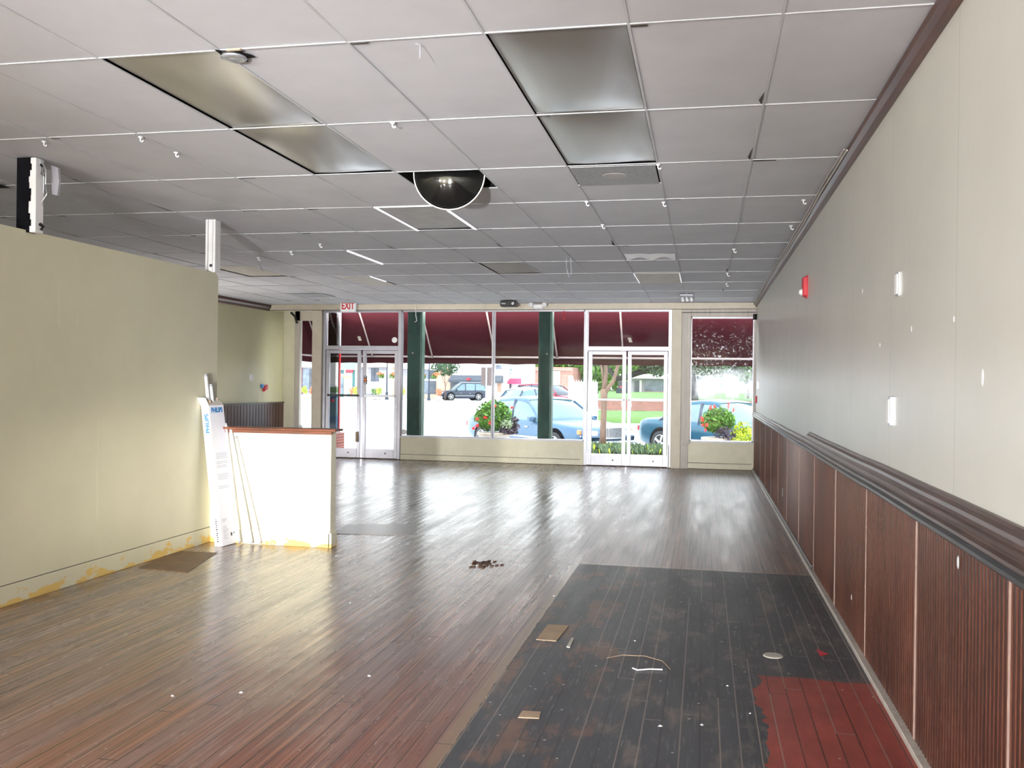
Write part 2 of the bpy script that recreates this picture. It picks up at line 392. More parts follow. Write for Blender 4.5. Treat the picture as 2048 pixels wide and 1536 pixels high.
    def leaves(s, n, c, r, size, seed=0, shell=.35, flat=0):
        rr = random.Random(seed)
        for _ in range(n):
            while True:
                d = Vector((rr.uniform(-1, 1), rr.uniform(-1, 1), rr.uniform(-1, 1)))
                if .05 < d.length <= 1: break
            d = d.normalized()*(shell+(1-shell)*rr.random()**.5)
            p = Vector((c[0]+d.x*r[0], c[1]+d.y*r[1], c[2]+d.z*r[2]))
            u = Vector((rr.gauss(0, 1), rr.gauss(0, 1), rr.gauss(0, 1))).normalized()
            w = u.cross(Vector((rr.gauss(0, 1), rr.gauss(0, 1), rr.gauss(0, 1)))).normalized()
            k = size*rr.uniform(.6, 1.3)
            s.add([p-u*k, p+w*k*.45, p+u*k, p-w*k*.45], [(0, 1, 2, 3)])
        return s
    def build(s, name, parent=None, smooth=False, matrix=None):
        me = bpy.data.meshes.new(name); me.from_pydata(s.v, [], s.f)
        for mt in s.mats: me.materials.append(mt)
        me.polygons.foreach_set('material_index', s.m)
        if smooth: me.polygons.foreach_set('use_smooth', [True]*len(s.f))
        me.update()
        import bmesh
        if len(s.f) < 60000 and not getattr(s, 'nofix', False):
            bm = bmesh.new(); bm.from_mesh(me); bmesh.ops.recalc_face_normals(bm, faces=bm.faces); bm.to_mesh(me); bm.free()
        o = bpy.data.objects.new(name, me); C.objects.link(o)
        if matrix: o.matrix_world = matrix
        if parent: o.parent = parent
        return o
def mb(key): return MB().use(key)
def tag(o, label=None, cat=None, group=None, kind=None):
    if label: o['label'] = label
    if cat: o['category'] = cat
    if group: o['group'] = group
    if kind: o['kind'] = kind
    return o
def empty(name, loc=(0, 0, 0), rz=0):
    o = bpy.data.objects.new(name, None); C.objects.link(o); o.location = loc; o.rotation_euler = (0, 0, rz); o.empty_display_size = .1
    return o
def thing(name, label, cat, loc=(0, 0, 0), rz=0, group=None): return tag(empty(name, loc, rz), label, cat, group)
def struct(name, b, parent=None, smooth=False):
    o = b.build(name, parent, smooth)
    if not parent: o['kind'] = 'structure'
    return o
def copy_tree(o, parent=None):
    c = o.copy(); C.objects.link(c); c.parent = parent
    for ch in [x for x in C.objects if x.parent == o]: copy_tree(ch, c)
    return c
def textmesh(txt, size, key, name, parent, matrix, bold=.0, depth=.0005, sx=1):
    cu = bpy.data.curves.new('lettering', 'FONT'); cu.body = txt; cu.size = size; cu.extrude = depth; cu.offset = bold
    cu.align_x = 'CENTER'; cu.align_y = 'CENTER'
    to = bpy.data.objects.new('tmp', cu); C.objects.link(to)
    dg = bpy.context.evaluated_depsgraph_get(); me = bpy.data.meshes.new_from_object(to.evaluated_get(dg))
    bpy.data.objects.remove(to); bpy.data.curves.remove(cu)
    me.materials.clear(); me.materials.append(M_[key])
    me.transform(matrix @ Matrix.Diagonal((sx, 1, 1, 1)))
    o = bpy.data.objects.new(name, me); C.objects.link(o)
    if parent: o.parent = parent
    return o
def frame_mat(o, x, y, z):   # columns: local axes
    m = Matrix((x, y, z)).transposed().to_4x4(); m.translation = Vector(o); return m
FACE_CAM = lambda p: frame_mat(p, Vector((1, 0, 0)), Vector((0, 0, 1)), Vector((0, -1, 0)))   # text facing -Y
FACE_LEFT = lambda p: frame_mat(p, Vector((0, -1, 0)), Vector((0, 0, 1)), Vector((-1, 0, 0)))  # facing -X

# ------------------------------------------------------------------ room shell
XR, XL, YB, D, HC = .9, -8.43, -6.0, 17.09, 2.98
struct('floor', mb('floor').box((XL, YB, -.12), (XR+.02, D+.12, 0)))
# floor of the shop-window bay at the left
struct('trim_12', mb('cream_panel').box((XL, D+.12, -.12), (-7.22, 17.83, -.02)))
# walls
struct('wall_right', mb('rwall').box((XR, YB, -.12), (XR+.18, D+.35, 4.0)))
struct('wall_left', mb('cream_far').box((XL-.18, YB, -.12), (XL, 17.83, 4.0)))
struct('wall_back', mb('cream').box((XL-.18, YB-.18, -.12), (XR+.18, YB, 4.0)))
struct('trim_1', mb('darkgap').box((XL-.18, YB-.18, 4.0), (XR+.18, 17.45, 4.12)))      # roof deck above the suspended ceiling

# front wall pieces
struct('trim_2', mb('beige').box((XL, D-.06, 2.87), (XR, D+.14, 3.02), .006))     # header beam
struct('wall_front', mb('beige').box((XL, D+.02, 3.02), (XR+.18, D+.3, 4.0)))     # above the header
k = MB().use('cream_panel')
for x0, x1, zt in ((-5.69, -2.155, .43), (-.27, XR, .475)):
    k.box((x0, D, 0), (x1, D+.16, zt))
    k.box((x0, D-.012, .0), (x1, D, .105), .004)
    k.box((x1-.06 if x1 < 0 else x1-.05, D-.014, .0), (x1 if x1 < 0 else x1, D, zt), .003)
k.use('white').box((-5.70, D-.03, .43), (-2.15, D+.16, .455), .004)
k.use('white').box((-.30, D-.03, .475), (XR, D+.16, .50), .004)
k.use('crack').box((-5.69, D-.004, .105), (-2.155, D, .112)).box((-.27, D-.004, .105), (XR, D, .112))
struct('wall_front', k)
# posts
p = MB().use('beige').box((-7.50, D-.07, 0), (-7.30, D+.14, 2.87), .006)
p.use('beige').box((-.575, D-.06, 0), (-.40, D+.14, 2.87), .006)
struct('trim_3', p)
p = MB().use('greybeige')
p.box((-.40, D-.04, .45), (-.235, D+.12, 2.87), .005).box((-.30, D-.055, .45), (-.235, D, 2.80), .004).box((-.235, D-.045, 2.735), (XR, D+.10, 2.87), .004)
p.box((-.40, D-.062, .43), (-.27, D-.02, .47), .004).box((-.40, D-.03, 0), (-.27, D+.1, .45), .004)
p.box((XR-.035, D-.04, .5), (XR, D+.1, 2.74), .004)
struct('trim_4', p)
struct('trim_13', mb('crack').box((-.40, D-.064, 2.805), (XR, D-.03, 2.815)).box((-7.29, D-.068, 2.868), (XR, D-.05, 2.874)).box((-8.43, D-.068, 2.868), (-7.3, D-.05, 2.875)))
# threshold dark line
struct('trim_5', mb('soil').box((-7.3, D-.02, 0), (-5.70, D+.1, .012)).box((-2.15, D-.03, 0), (-.40, D+.1, .012)).box((-5.69, D-.025, 0), (-2.15, D-.011, .008)).box((-.27, D-.025, 0), (XR, D-.011, .008)))

# bay at left: front pilaster, beam, glass, side glass
BY = 17.75
xw0 = ax(600, BY); xw1 = -7.30
p = MB().use('cream_panel').box((XL, BY-.03, 0), (ax(590, BY), BY+.08, 2.98)).use('greybeige').box((ax(590, BY), BY-.04, 0), (xw0, BY+.08, 2.98))
p.use('beige').box((xw0-.1, BY-.04, 2.72), (xw1, BY+.08, 2.98)).use('brick').box((xw0, BY, -.15), (xw1+.12, BY+.16, .45)).box((xw1+.02, D+.14, -.15), (xw1+.14, BY+.16, .45))
p.use('cream_panel').box((xw0, BY-.05, -.02), (xw1, BY, .45)).box((xw1-.02, D+.14, -.02), (xw1+.02, BY, .45))
struct('wall_front', p)
w = empty('window_1'); w['kind'] = 'structure'
mb('glass').box((xw0, BY, .45), (xw1+.05, BY+.01, 2.72)).build('pane', w)
mb('glass').box((xw1+.05, D+.16, .45), (xw1+.06, BY, 2.9)).build('pane', w)
mb('silver').box((xw1+.03, D+.14, 2.86), (xw1+.09, BY, 2.92)).box((xw1+.03, D+.14, .45), (xw1+.09, BY, .49)).build('window_frame', w)
struct('ceiling', mb('tile').box((XL, D+.14, 2.98), (-7.2, BY+.08, 3.0)))
struct('wall_front', mb('beige').box((XL-.18, BY+.0, 2.98), (-7.2, BY+.12, 4.0)).box((-7.3, D+.3, 3.0), (-7.2, BY, 4.0)))
struct('trim_14', mb('darkgap').box((XL-.18, 17.45, 4.0), (-7.2, BY+.12, 4.12)))

# ---- shop windows
def pane_window(name, x0, x1, z0, z1, glassk, fk, mull=()):
    w = empty(name); w['kind'] = 'structure'
    mb(glassk).box((x0, D+.05, z0), (x1, D+.058, z1)).build('pane', w)
    f = mb(fk); t = .028
    f.box((x0, D+.02, z0), (x1, D+.09, z0+t*.6)).box((x0, D+.02, z1-t), (x1, D+.09, z1)).box((x0, D+.02, z0), (x0+t*.6, D+.09, z1)).box((x1-t*.6, D+.02, z0), (x1, D+.09, z1))
    for xm in mull: f.box((xm-.022, D+.0, z0), (xm+.006, D+.1, z1)).box((xm+.010, D+.015, z0), (xm+.026, D+.1, z1))
    f.build('window_frame', w); return w
pane_window('window_2', -5.70, -2.16, .455, 2.87, 'glass', 'silver', (ax(985, D),))
pane_window('window_3', -.235, XR-.035, .50, 2.735, 'dirtyglareglass', 'silver')

# ---- double doors
def double_door(name, x0, x1, key, zt, leafs, pushes, discs):
    r = empty(name); r['kind'] = 'structure'
    f = mb(key)
    f.box((x0, D-.01, 0), (x0+.055, D+.11, 2.87), .003).box((x1-.06, D-.01, 0), (x1, D+.11, 2.87), .003)
    f.box((x0+.055, D-.008, zt), (x1-.06, D+.11, zt+.075), .003).box((x0+.055, D-.008, 2.835), (x1-.06, D+.11, 2.87), .003)
    f.build('door_frame', r)
    mb('glass').box((x0+.055, D+.05, zt+.075), (x1-.06, D+.056, 2.835)).build('transom_pane', r)
    for i, (a, b) in enumerate(leafs):
        l = mb(key)
        st = .068 if b-a > .5 else .06
        l.box((a, D+.01, .015), (a+st, D+.06, zt-.012), .004).box((b-st, D+.01, .015), (b, D+.06, zt-.012), .004)
        l.box((a+st, D+.012, .015), (b-st, D+.058, .19), .003).box((a+st, D+.012, zt-.075), (b-st, D+.058, zt-.012), .003)
        lf = l.build('door_leaf', r)
        mb('glass').box((a+st, D+.03, .19), (b-st, D+.036, zt-.075)).build('pane', lf)
        pb = mb(pushes[i]).box((a+st*.6, D-.02, 1.20), (b-st*.6, D+.012, 1.24 if pushes[i] != 'white_al' else 1.255), .004).build('push_bar', lf)
        mb('black').lathe([(.013, D-.004), (.016, D+.012)], (b-st*.5 if i == 0 else a+st*.5, 0, 1.22), 10, 'Y').build('lock', lf)
        mb('black').lathe([(.013, D+.0), (.016, D+.012)], ((a+b)/2+.12, 0, .11), 10, 'Y').build('bolt', lf)
    return r
d1 = double_door('door_1', -7.295, -5.70, 'silver', 2.11, [(-7.235, -6.52), (-6.48, -5.765)], ['black', 'steel'], 0)
mb('tan').box((-6.60, D-.02, .32), (-6.545, D+.012, .52), .006).build('pull_plate', d1)
mb('steel').box((-6.86, D-.015, 2.11), (-6.60, D-.004, 2.135)).build('door_closer', d1)
d2 = double_door('door_2', -2.155, -.575, 'white_al', 2.12, [(-2.085, -1.395), (-1.365, -.645)], ['silver', 'white_al'], 0)
mb('steel').box((-1.50, D-.015, 2.12), (-1.40, D-.004, 2.145)).build('door_closer', d2)
mb('blackrail').box((-2.105, D-.012, 1.0), (-2.09, D+.01, 2.1)).box((-.62, D-.012, .02), (-.60, D+.01, .42)).build('weather_strip', d2)

# ---- ceiling: separate panels in a suspended grid
GX, GY, TX, TY = -2.152, 3.832, .61, 1.22
def gx(k_): return GX+TX*k_
def gy(j_): return GY+TY*j_
open_cells = {(0, 2): .5, (-1, 0): 1, (-1, 1): 1, (2, 0): 1, (2, 1): 1, (2, 2): .5, (-1, 3): 1, (-1, 6): 1, (-7, 6): 1}
lift = {(-8, 0): .06}
ce = mb('tile')
rr = random.Random(3)
for k_ in range(-11, 6):
    for j_ in range(-9, 11):
        x0, x1 = max(gx(k_), XL), min(gx(k_+1), XR); y0, y1 = max(gy(j_), YB), min(gy(j_+1), D)
        if x1-x0 < .02 or y1-y0 < .02: continue
        cell = open_cells.get((k_, j_), 0)
        if cell == 1: continue
        if cell == .5: y0 = y0+TY*.5
        dx, dy = rr.uniform(-.004, .004), rr.uniform(-.004, .004); sag = rr.uniform(.0, .012)
        n = 4; vs_ = []; fs_ = []
        for a in range(n+1):
            for b_ in range(n+1):
                u, v = a/n, b_/n
                vs_.append((x0+(x1-x0)*u, y0+(y1-y0)*v, HC+.003+dx*(u-.5)+dy*(v-.5)-sag*.4*(1-(2*u-1)**2)*(1-(2*v-1)**2)))
        for a in range(n):
            for b_ in range(n):
                i = a*(n+1)+b_; fs_.append((i, i+1, i+n+2, i+n+1))
        ce.add(vs_, fs_)
o = ce.build('ceiling', None, True); o['kind'] = 'structure'
g = mb('grid')
for k_ in range(-10, 6):
    x = gx(k_)
    if XL < x < XR: g.box((x-.006, YB, HC-.0015), (x+.006, D-.06, HC+.004))
for j_ in range(-8, 11):
    y = gy(j_)
    if YB < y < D: g.box((XL, y-.005, HC-.002), (XR, y+.005, HC+.003))
for (k_, j_) in ((0, 2), (2, 2)): g.box((gx(k_), gy(j_)+.60, HC-.005), (gx(k_+1), gy(j_)+.62, HC+.003))
g.use('crack')
for _ in range(70):        # lifted tile edges show dark slivers beside the bars
    k_ = rr.randint(-9, 4); j_ = rr.randint(0, 10); x, y = gx(k_), gy(j_)
    if x > XR-.2 or y > D-.3 or x < XL+.3: continue
    if rr.random() < .6: g.box((x+.01, y+.007, HC-.0045), (x+rr.uniform(.05, .16), y+.007+rr.uniform(.008, .02), HC-.001))
    else: g.quad((x-.012, y-.02, HC-.0045), (x-.03, y-.1, HC-.0045), (x-.01, y-rr.uniform(.2, .5), HC-.0045))
struct('trim_6', g)
# cornice along the right wall and the left wall
def sweepY(poly, y0, y1, wob=0, seg=40):
    vs_ = []; fs_ = []; n = len(poly)
    for i in range(seg+1):
        y = y0+(y1-y0)*i/seg; dz = wob*math.sin(y*1.7)+wob*.6*math.sin(y*3.9+1)
        for (px, pz) in poly: vs_.append((px, y, pz+dz))
    for i in range(seg):
        for j in range(n):
            j2 = (j+1) % n; fs_.append((i*n+j, i*n+j2, (i+1)*n+j2, (i+1)*n+j))
    fs_ += [tuple(range(n)), tuple(range(seg*n, seg*n+n))]
    return vs_, fs_
cr = mb('redwood'); cr.add(*sweepY([(XR, 2.905), (XR-.018, 2.905), (XR-.028, 2.93), (XR-.05, 2.95), (XR-.055, 2.976), (XR, 2.976)], YB, D-.06))
struct('trim_7', cr)
cr = mb('redwood'); cr.add(*sweepY([(XL, 2.86), (XL+.02, 2.86), (XL+.035, 2.90), (XL+.06, 2.93), (XL+.065, 2.976), (XL, 2.976)], YB, D-.06))
struct('trim_8', cr)
# loose cable hanging along the cornice
cb = mb('greybeige'); pts = [(XR-.060, y, 2.957-.012*abs(math.sin(y*1.3))-.01*math.sin(y*.8)) for y in [6+i*.35 for i in range(31)]]
cb.tube(pts, .007, 5); cb.tube([(p_[0]-.016, p_[1], p_[2]+.009+.004*math.sin(p_[1]*3)) for p_ in pts], .005, 5)
tag(cb.build('cable'), 'pale loose cable sagging along the dark cornice on the right', 'cable')

# wainscot right: ribbed panels
ww = mb('bead')
vs_ = []; fs_ = []
y = YB; i = 0
prof = []
while y < D-.012:
    prof += [(y, .0), (y+.012, 0.0), (y+.017, .003), (y+.023, .003), (y+.028, 0.0)]; y += .04
prof.append((y, 0.0))
for (yy, dx) in prof: vs_ += [(XR-.014-dx, yy, 0.03), (XR-.014-dx, yy, .985)]
for i in range(len(prof)-1): fs_.append((2*i, 2*i+1, 2*i+3, 2*i+2))
ww.add(vs_, fs_)
ww.use('bead').box((XR-.013, YB, .03), (XR, D, .99))
sw = mat('seam_line', (.30, .20, .17), .5)
ww.use(sw)
for ys in (2.95, 4.17, 5.39, 6.61, 7.83, 9.05, 10.3, 11.5, 12.7, 13.9, 15.1): ww.box((XR-.0215, ys, .03), (XR-.013, ys+.006, .98))
struct('trim_9', ww)
lw = MB().use('bead'); lw.box((XL, YB, 0), (XL+.02, 17.72, 1.03))
for yy in [8+i*.12 for i in range(80)]: lw.box((XL+.02, yy, 0), (XL+.026, yy+.05, 1.02))
lw.use('darkwood').box((XL, YB, 1.03), (XL+.035, 17.72, 1.06), .004)
struct('trim_10', lw)
# chair rail right
cr = mb('darkwood')
cr.add(*sweepY([(XR, .985), (XR-.03, .985), (XR-.045, 1.0), (XR-.045, 1.012), (XR-.03, 1.02), (XR-.034, 1.035), (XR-.026, 1.048), (XR, 1.052)], YB, D, .002, 80))
cr.use('blackrail').add(*sweepY([(XR-.012, .955), (XR-.036, .957), (XR-.048, .968), (XR-.048, .982), (XR-.036, .992), (XR-.012, .992)], YB, D, .002, 80))
cr.use('darkwood').add(*sweepY([(XR, 1.052), (XR-.036, 1.052), (XR-.042, 1.064), (XR-.034, 1.074), (XR-.03, 1.088), (XR-.018, 1.10), (XR-.012, 1.112), (XR, 1.114)], YB, 8.35, .002, 50))
struct('trim_11', cr)
struct('baseboard_right', mb('greybeige').box((XR-.05, YB, 0), (XR-.0, D-.01, .028), .004).use('blackrail').box((XR-.03, 7.85, .028), (XR-.0, D-.01, .05), .003))

# ------------------------------------------------------------------ partition and low wall
PX = -4.46
PY1 = 7.98
bmo = MB().use('cream')
e = .05
out = [(YB+3.2, 0), (PY1, 0), (PY1, 2.49-e), (PY1-.015, 2.49-.02), (PY1-e, 2.49), (YB+3.2, 2.475)]
bmo.prism(out, 'X', PX-.12, PX)
pw = struct('wall_partition', bmo)
struct('baseboard_left', mb('cream').box((PX, YB+3.2, 0), (PX+.014, 7.88, .135), .003).use('crack').box((PX+.0, YB+3.2, .135), (PX+.003, 7.88, .139)))
lwz = 1.045
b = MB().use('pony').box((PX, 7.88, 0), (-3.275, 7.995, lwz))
struct('wall_low', b)
struct('baseboard_low', mb('pony').box((PX+.014, 7.866, 0), (-3.275, 7.88, .13), .003).box((-3.29, 7.866, 0), (-3.258, 8.005, .13), .004))
struct('trim_15', mb('capwood').box((PX, 7.84, lwz), (-3.22, 8.03, lwz+.022), .006).box((PX, 7.862, lwz-.03), (-3.262, 7.88, lwz), .004))

# posts between the partition top and the ceiling
t = thing('ceiling_post', 'white square post rising from the end of the partition to the ceiling', 'post', (-4.49, 7.92, 2.49))
b = MB().use('white').box((-.045, -.05, 0), (.055, .05, .49), .004).use('silver').box((-.02, -.054, 0), (-.012, -.05, .49)).box((.03, -.053, 0), (.034, -.05, .49))
b.build('post_body', t); mb('black').box((.004, -.056, .05), (.028, -.05, .075)).build('label_patch', t)
t = thing('wrapped_post', 'post half wrapped in black cloth with a torn white edge, on the partition', 'post', (-4.45, 5.50, 2.472))
b = mb('brightwhite').box((.0, -.04, 0), (.055, .04, .50), .004); b.build('post_body', t)
b = mb('blackcloth')
for i in range(12):
    z0, z1 = i*.0415, (i+1)*.0415; w_ = .012+.012*math.sin(i*1.4)
    b.box((-.085, -.046, z0), (w_, .03, z1+.002))
b.build('cloth', t)
b = mb('steel').tube([(.06, 0, .5), (.10, 0, .42), (.09, .01, .33), (.11, 0, .26), (.07, 0, .2)], .004, 5).tube([(.06, 0, .47), (.085, 0, .38), (.075, .01, .27), (.08, 0, .18)], .003, 5)
b.use('black').tube([(.06, 0, .46), (.08, 0, .44), (.07, 0, .40), (.085, .01, .38)], .008, 6).tube([(.06, 0, .06), (.085, .0, .04), (.07, .0, .02)], .012, 6)
b.build('wires', t)
t = tag(mb('silver').prism([(.06, .48), (.115, .46), (.125, .36), (.11, .27), (.07, .28)], 'Y', 0, .02).build('metal_flap'), 'grey bent metal flap hanging behind the cloth wrapped post', 'metal flap'); t.location = (-4.45, 5.6, 2.472)

# ------------------------------------------------------------------ ceiling lights and fittings
def lens(k_, j_, key, label, frame=None, half=False, group=None, sag=.034):
    x0, x1, y0, y1 = gx(k_)+.012, gx(k_+1)-.012, gy(j_)+.012, gy(j_+1)-.012
    if half: y1 = gy(j_)+.60
    t = thing('ceiling_light', label, 'ceiling light', (x0, y0, HC), 0, group)
    n = 12; vs_ = []; fs_ = []
    for a in range(n+1):
        for b_ in range(n+1):
            u, v = a/n, b_/n
            vs_.append(((x1-x0)*u, (y1-y0)*v, .012-sag*(1-(2*u-1)**2)*(1-(2*v-1)**4)+.006*math.sin(v*5+u*2)*(1-(2*u-1)**2)))
    for a in range(n):
        for b_ in range(n): i = a*(n+1)+b_; fs_.append((i, i+1, i+n+2, i+n+1))
    mb(key).add(vs_, fs_).build('lens', t, True)
    mb('white').box((-.004, -.004, .016), (x1-x0+.004, y1-y0+.004, .10)).build('housing', t)
    if frame:
        f = mb(frame)
        w_ = .018
        f.box((-.01, -.01, -.008), (w_, y1-y0+.01, -.002)).box((x1-x0-w_, -.01, -.008), (x1-x0+.01, y1-y0+.01, -.002)).box((-.01, -.01, -.008), (x1-x0+.01, .0, -.002))
        f.build('frame', t)
    return t
lens(-1, 0, 'lens', 'long silver sagging light lens at the upper left, nearest the camera', group='silver sagging ceiling lenses')
lens(-1, 1, 'lens', 'silver sagging light lens just beyond the nearest left one', group='silver sagging ceiling lenses')
lens(2, 0, 'lens', 'silver sagging light lens at the top centre, nearest the camera', group='silver sagging ceiling lenses')
lens(2, 1, 'lens', 'silver sagging light lens between the nearest central one and the round vent', group='silver sagging ceiling lenses')
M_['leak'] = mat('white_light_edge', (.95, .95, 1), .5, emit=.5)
M_['greylens'] = mat('grey_lens', (.36, .34, .32), .5, .1)
M_['palelens'] = mat('pale_lens', (.52, .50, .45), .6)
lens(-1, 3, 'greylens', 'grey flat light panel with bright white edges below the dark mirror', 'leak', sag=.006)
lens(-1, 6, 'tanlens', 'dull brown square ceiling panel over the middle of the room', half=False, sag=.004)
lens(-7, 6, 'palelens', 'pale long ceiling panel at far left beside the white post', sag=.004)
tag(mb('palelens').box((gx(-5)+.15, gy(7)+.03, HC-.012), (gx(-4)-.02, gy(8)-.02, HC-.006)).build('ceiling_panel'), 'pale ceiling panel with one bright edge near the exit sign', 'ceiling panel')
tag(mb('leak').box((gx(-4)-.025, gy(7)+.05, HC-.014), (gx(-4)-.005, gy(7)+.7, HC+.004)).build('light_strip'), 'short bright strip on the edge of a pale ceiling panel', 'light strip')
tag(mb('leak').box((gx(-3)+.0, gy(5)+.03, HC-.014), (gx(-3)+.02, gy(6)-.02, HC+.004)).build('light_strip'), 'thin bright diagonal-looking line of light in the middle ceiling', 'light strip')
q1 = atZ(1272, 547, HC); q2 = atZ(1362, 565, HC)
t = thing('ceiling_panel', 'pale ceiling panel with bright ends, above the right-hand doors', 'ceiling panel', (gx(2), gy(7), HC))
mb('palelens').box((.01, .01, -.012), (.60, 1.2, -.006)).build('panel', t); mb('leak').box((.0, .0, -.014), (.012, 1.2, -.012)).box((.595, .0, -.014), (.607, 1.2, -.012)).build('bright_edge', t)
# diffuser with round plate
t = thing('ceiling_vent', 'grey square ceiling vent with a pale oval plate in its middle', 'vent', (gx(2), gy(2), HC))
vv = mat('perforated_grey', (.30, .30, .31), .5, .2, var=.3, scale=60)
mb(vv).box((.015, .015, -.008), (.595, .60, -.002)).build('plate', t)
mb('greylens').lathe([(.001, -.012), (.085, -.012), (.09, -.008)], (.30, .30, 0), 24).build('round_cover', t)
t = tag(mb(mat('blue_grey_vent', (.33, .35, .38), .6)).box((-.3, -.3, -.010), (.3, .3, -.004)).build('ceiling_vent'), 'flat bluish grey vent in the ceiling left of the exit sign', 'vent'); t.location = atZ(625, 590, HC)
# torn white strip
a = atZ(1248, 508, HC); b_ = atZ(1352, 520, HC)
tp = mb('brightwhite'); n = 14
vs_ = []; fs_ = []
for i in range(n+1):
    u = i/n; x = a.x+(b_.x-a.x)*u
    vs_ += [(x, 10.60+.03*math.sin(i*1.1), HC+.004), (x, 11.05-.25*abs(math.sin(i*.45)), HC-.016-.006*math.sin(i))]
for i in range(n): fs_.append((2*i, 2*i+1, 2*i+3, 2*i+2))
tp.add(vs_, fs_); tag(tp.build('torn_strip'), 'torn white strip hanging from a ceiling joint right of centre', 'torn strip')
# opening with dark round mirror
vo_ = MB().use('darkgap')
x0, x1, y0, y1 = gx(0), gx(1), gy(2), gy(2)+.61
vo_.quad((x0, y0, HC+.4), (x1, y0, HC+.4), (x1, y1, HC+.4), (x0, y1, HC+.4))
vo_.quad((x0, y0, HC), (x0, y1, HC), (x0, y1, HC+.4), (x0, y0, HC+.4)).quad((x0, y1, HC), (x1, y1, HC), (x1, y1, HC+.4), (x0, y1, HC+.4))
vo_.use('greylens').quad((x1, y0, HC), (x1, y1, HC), (x1, y1, HC+.4), (x1, y0, HC+.4))
struct('trim_16', vo_)
cm = at(898, 347, 6.55)
M_['mirror'] = mat('dark_mirror', (.006, .006, .006), .08, .0, spec=.3)
t = thing('dome_mirror', 'round black glossy dome mirror with a white rim half sunk in a ceiling opening', 'mirror', cm)
t.rotation_euler = (0.05, 0, .14)
prof = [(.001, -.07), (.07, -.066), (.13, -.052), (.19, -.028), (.24, -.004), (.256, .01)]
mb('mirror').lathe(prof, (0, 0, 0), 48, 'Y').build('mirror_face', t, True)
mb('brightwhite').lathe([(.256, .004), (.261, .0), (.265, .006), (.261, .014)], (0, 0, 0), 48, 'Y', False).build('rim', t, True)
mb('tan').lathe([(.262, .016), (.262, .05), (.24, .07), (.001, .075)], (0.0, 0, 0), 48, 'Y').build('back_shell', t, True)
# round hole with a can light at upper left
c_ = atZ(470, 109, HC)
t = thing('can_light', 'small exposed metal can light in a ragged hole near the upper left lens', 'ceiling light', c_)
b = mb('darkgap'); ring = [(.075+.02*math.sin(i*2.3), i*2*PI/14) for i in range(14)]
b.add([(r_*math.cos(q), r_*math.sin(q)*1.1, -.003) for r_, q in ring], [tuple(range(14))]).build('hole', t)
mb('steel').lathe([(.055, -.004), (.06, -.012), (.045, -.02), (.035, -.014), (.001, -.010)], (-.01, .01, 0), 18).build('reflector', t, True)
mb('tan').box((.0, -.085, -.012), (.07, -.07, -.004)).build('clip', t)
# dark cone loudspeaker / lamp at far left
c_ = at(6, 412, 7.3)
t = thing('hanging_lamp', 'dark brown lamp hanging at the far left beyond the partition', 'lamp', c_)
mb('darkwood').lathe([(.02, .08), (.05, .07), (.07, .0), (.12, -.035), (.11, -.045)], (0, 0, 0), 18).build('shade', t, True)
mb('capwood').lathe([(.03, -.04), (.035, -.02)], (-.02, 0, 0), 12).build('bulb', t)
mb('black').tube([(0, 0, .07), (0, 0, HC-c_.z)], .008, 6).build('stem', t)
struct('trim_17', mb('darkgap').box((-5.62, 6.05, HC-.012), (-5.30, 6.30, HC-.008)))
# small hooks left in the ceiling joints
hooks = [(785, 243, 'beside the silver lens pair and the dark mirror'), (281, 272, 'upper left, second from the left edge'), (352, 303, 'upper left, beside the row of pale tiles'), (88, 281, 'at the far upper left'),
         (1173, 402, 'below the round vent, left one of two'), (1327, 403, 'below the round vent, right one of two'), (1316, 327, 'at the corner of the central silver lens'), (1607, 398, 'near the right cornice, nearer one'), (1582, 450, 'near the right cornice, farther one'),
         (1205, 448, 'between the dark mirror and the torn strip'), (1468, 497, 'at right, level with the torn strip'), (640, 487, 'left of the thin bright strip'), (582, 502, 'over the partition, farther right'), (517, 514, 'over the partition, with a thin wire'),
         (1455, 545, 'brightest, above the halogen lamp'), (1453, 566, 'just in front of the halogen lamp')]
for i, (hx, hy, wh) in enumerate(hooks):
    c_ = atZ(hx, hy, HC)
    s_ = .6+.4*min(1.6, c_.y/8)
    hk = MB().use('brightwhite'); hk.lathe([(.016, -.001), (.018, -.006), (.006, -.012)], (0, 0, 0), 10)
    hk.tube([(0, 0, -.01), (0, 0, -.028), (.012, 0, -.04), (.022, 0, -.028)], .005, 6)
    o = hk.build('ceiling_hook'); o.location = (c_.x, c_.y, HC-.004); o.scale = (s_, s_, s_)
    tag(o, 'small white ceiling hook '+wh, 'hook', 'white hooks in the ceiling joints')
def wire(pts, name, label, key='greyink', r=.004):
    tag(mb(key).tube(pts, r, 5).build(name), label, 'wire')
a = atZ(1133, 513, HC); wire([a+Vector((0, 0, -.005)), a+Vector((.0, 0, -.12)), a+Vector((.03, 0, -.24)), a+Vector((.06, 0, -.2)), a+Vector((.05, 0, -.02))], 'hanging_wire', 'thin looped wire hanging from the ceiling right of the brown panel')
a = atZ(840, 85, HC); wire([a+Vector((-.02, 0, -.004)), a+Vector((0, 0, -.01)), a+Vector((.0, 0, -.07))], 'hanging_wire', 'short thin wire dangling at the top edge of the ceiling', r=.002)
a = atZ(517, 514, HC); wire([a+Vector((0, 0, -.03)), a+Vector((.02, 0, -.1)), a+Vector((.06, 0, -.17))], 'hanging_wire', 'thin wire dangling from a hook over the partition')
a = at(832, 604, 16.9); wire([Vector((a.x, a.y, HC+.002)), a+Vector((.0, 0, -.25)), a+Vector((.02, 0, -.36)), a+Vector((-.02, 0, -.38))], 'pull_string', 'white cord hanging in front of the left green column', 'white', .007)
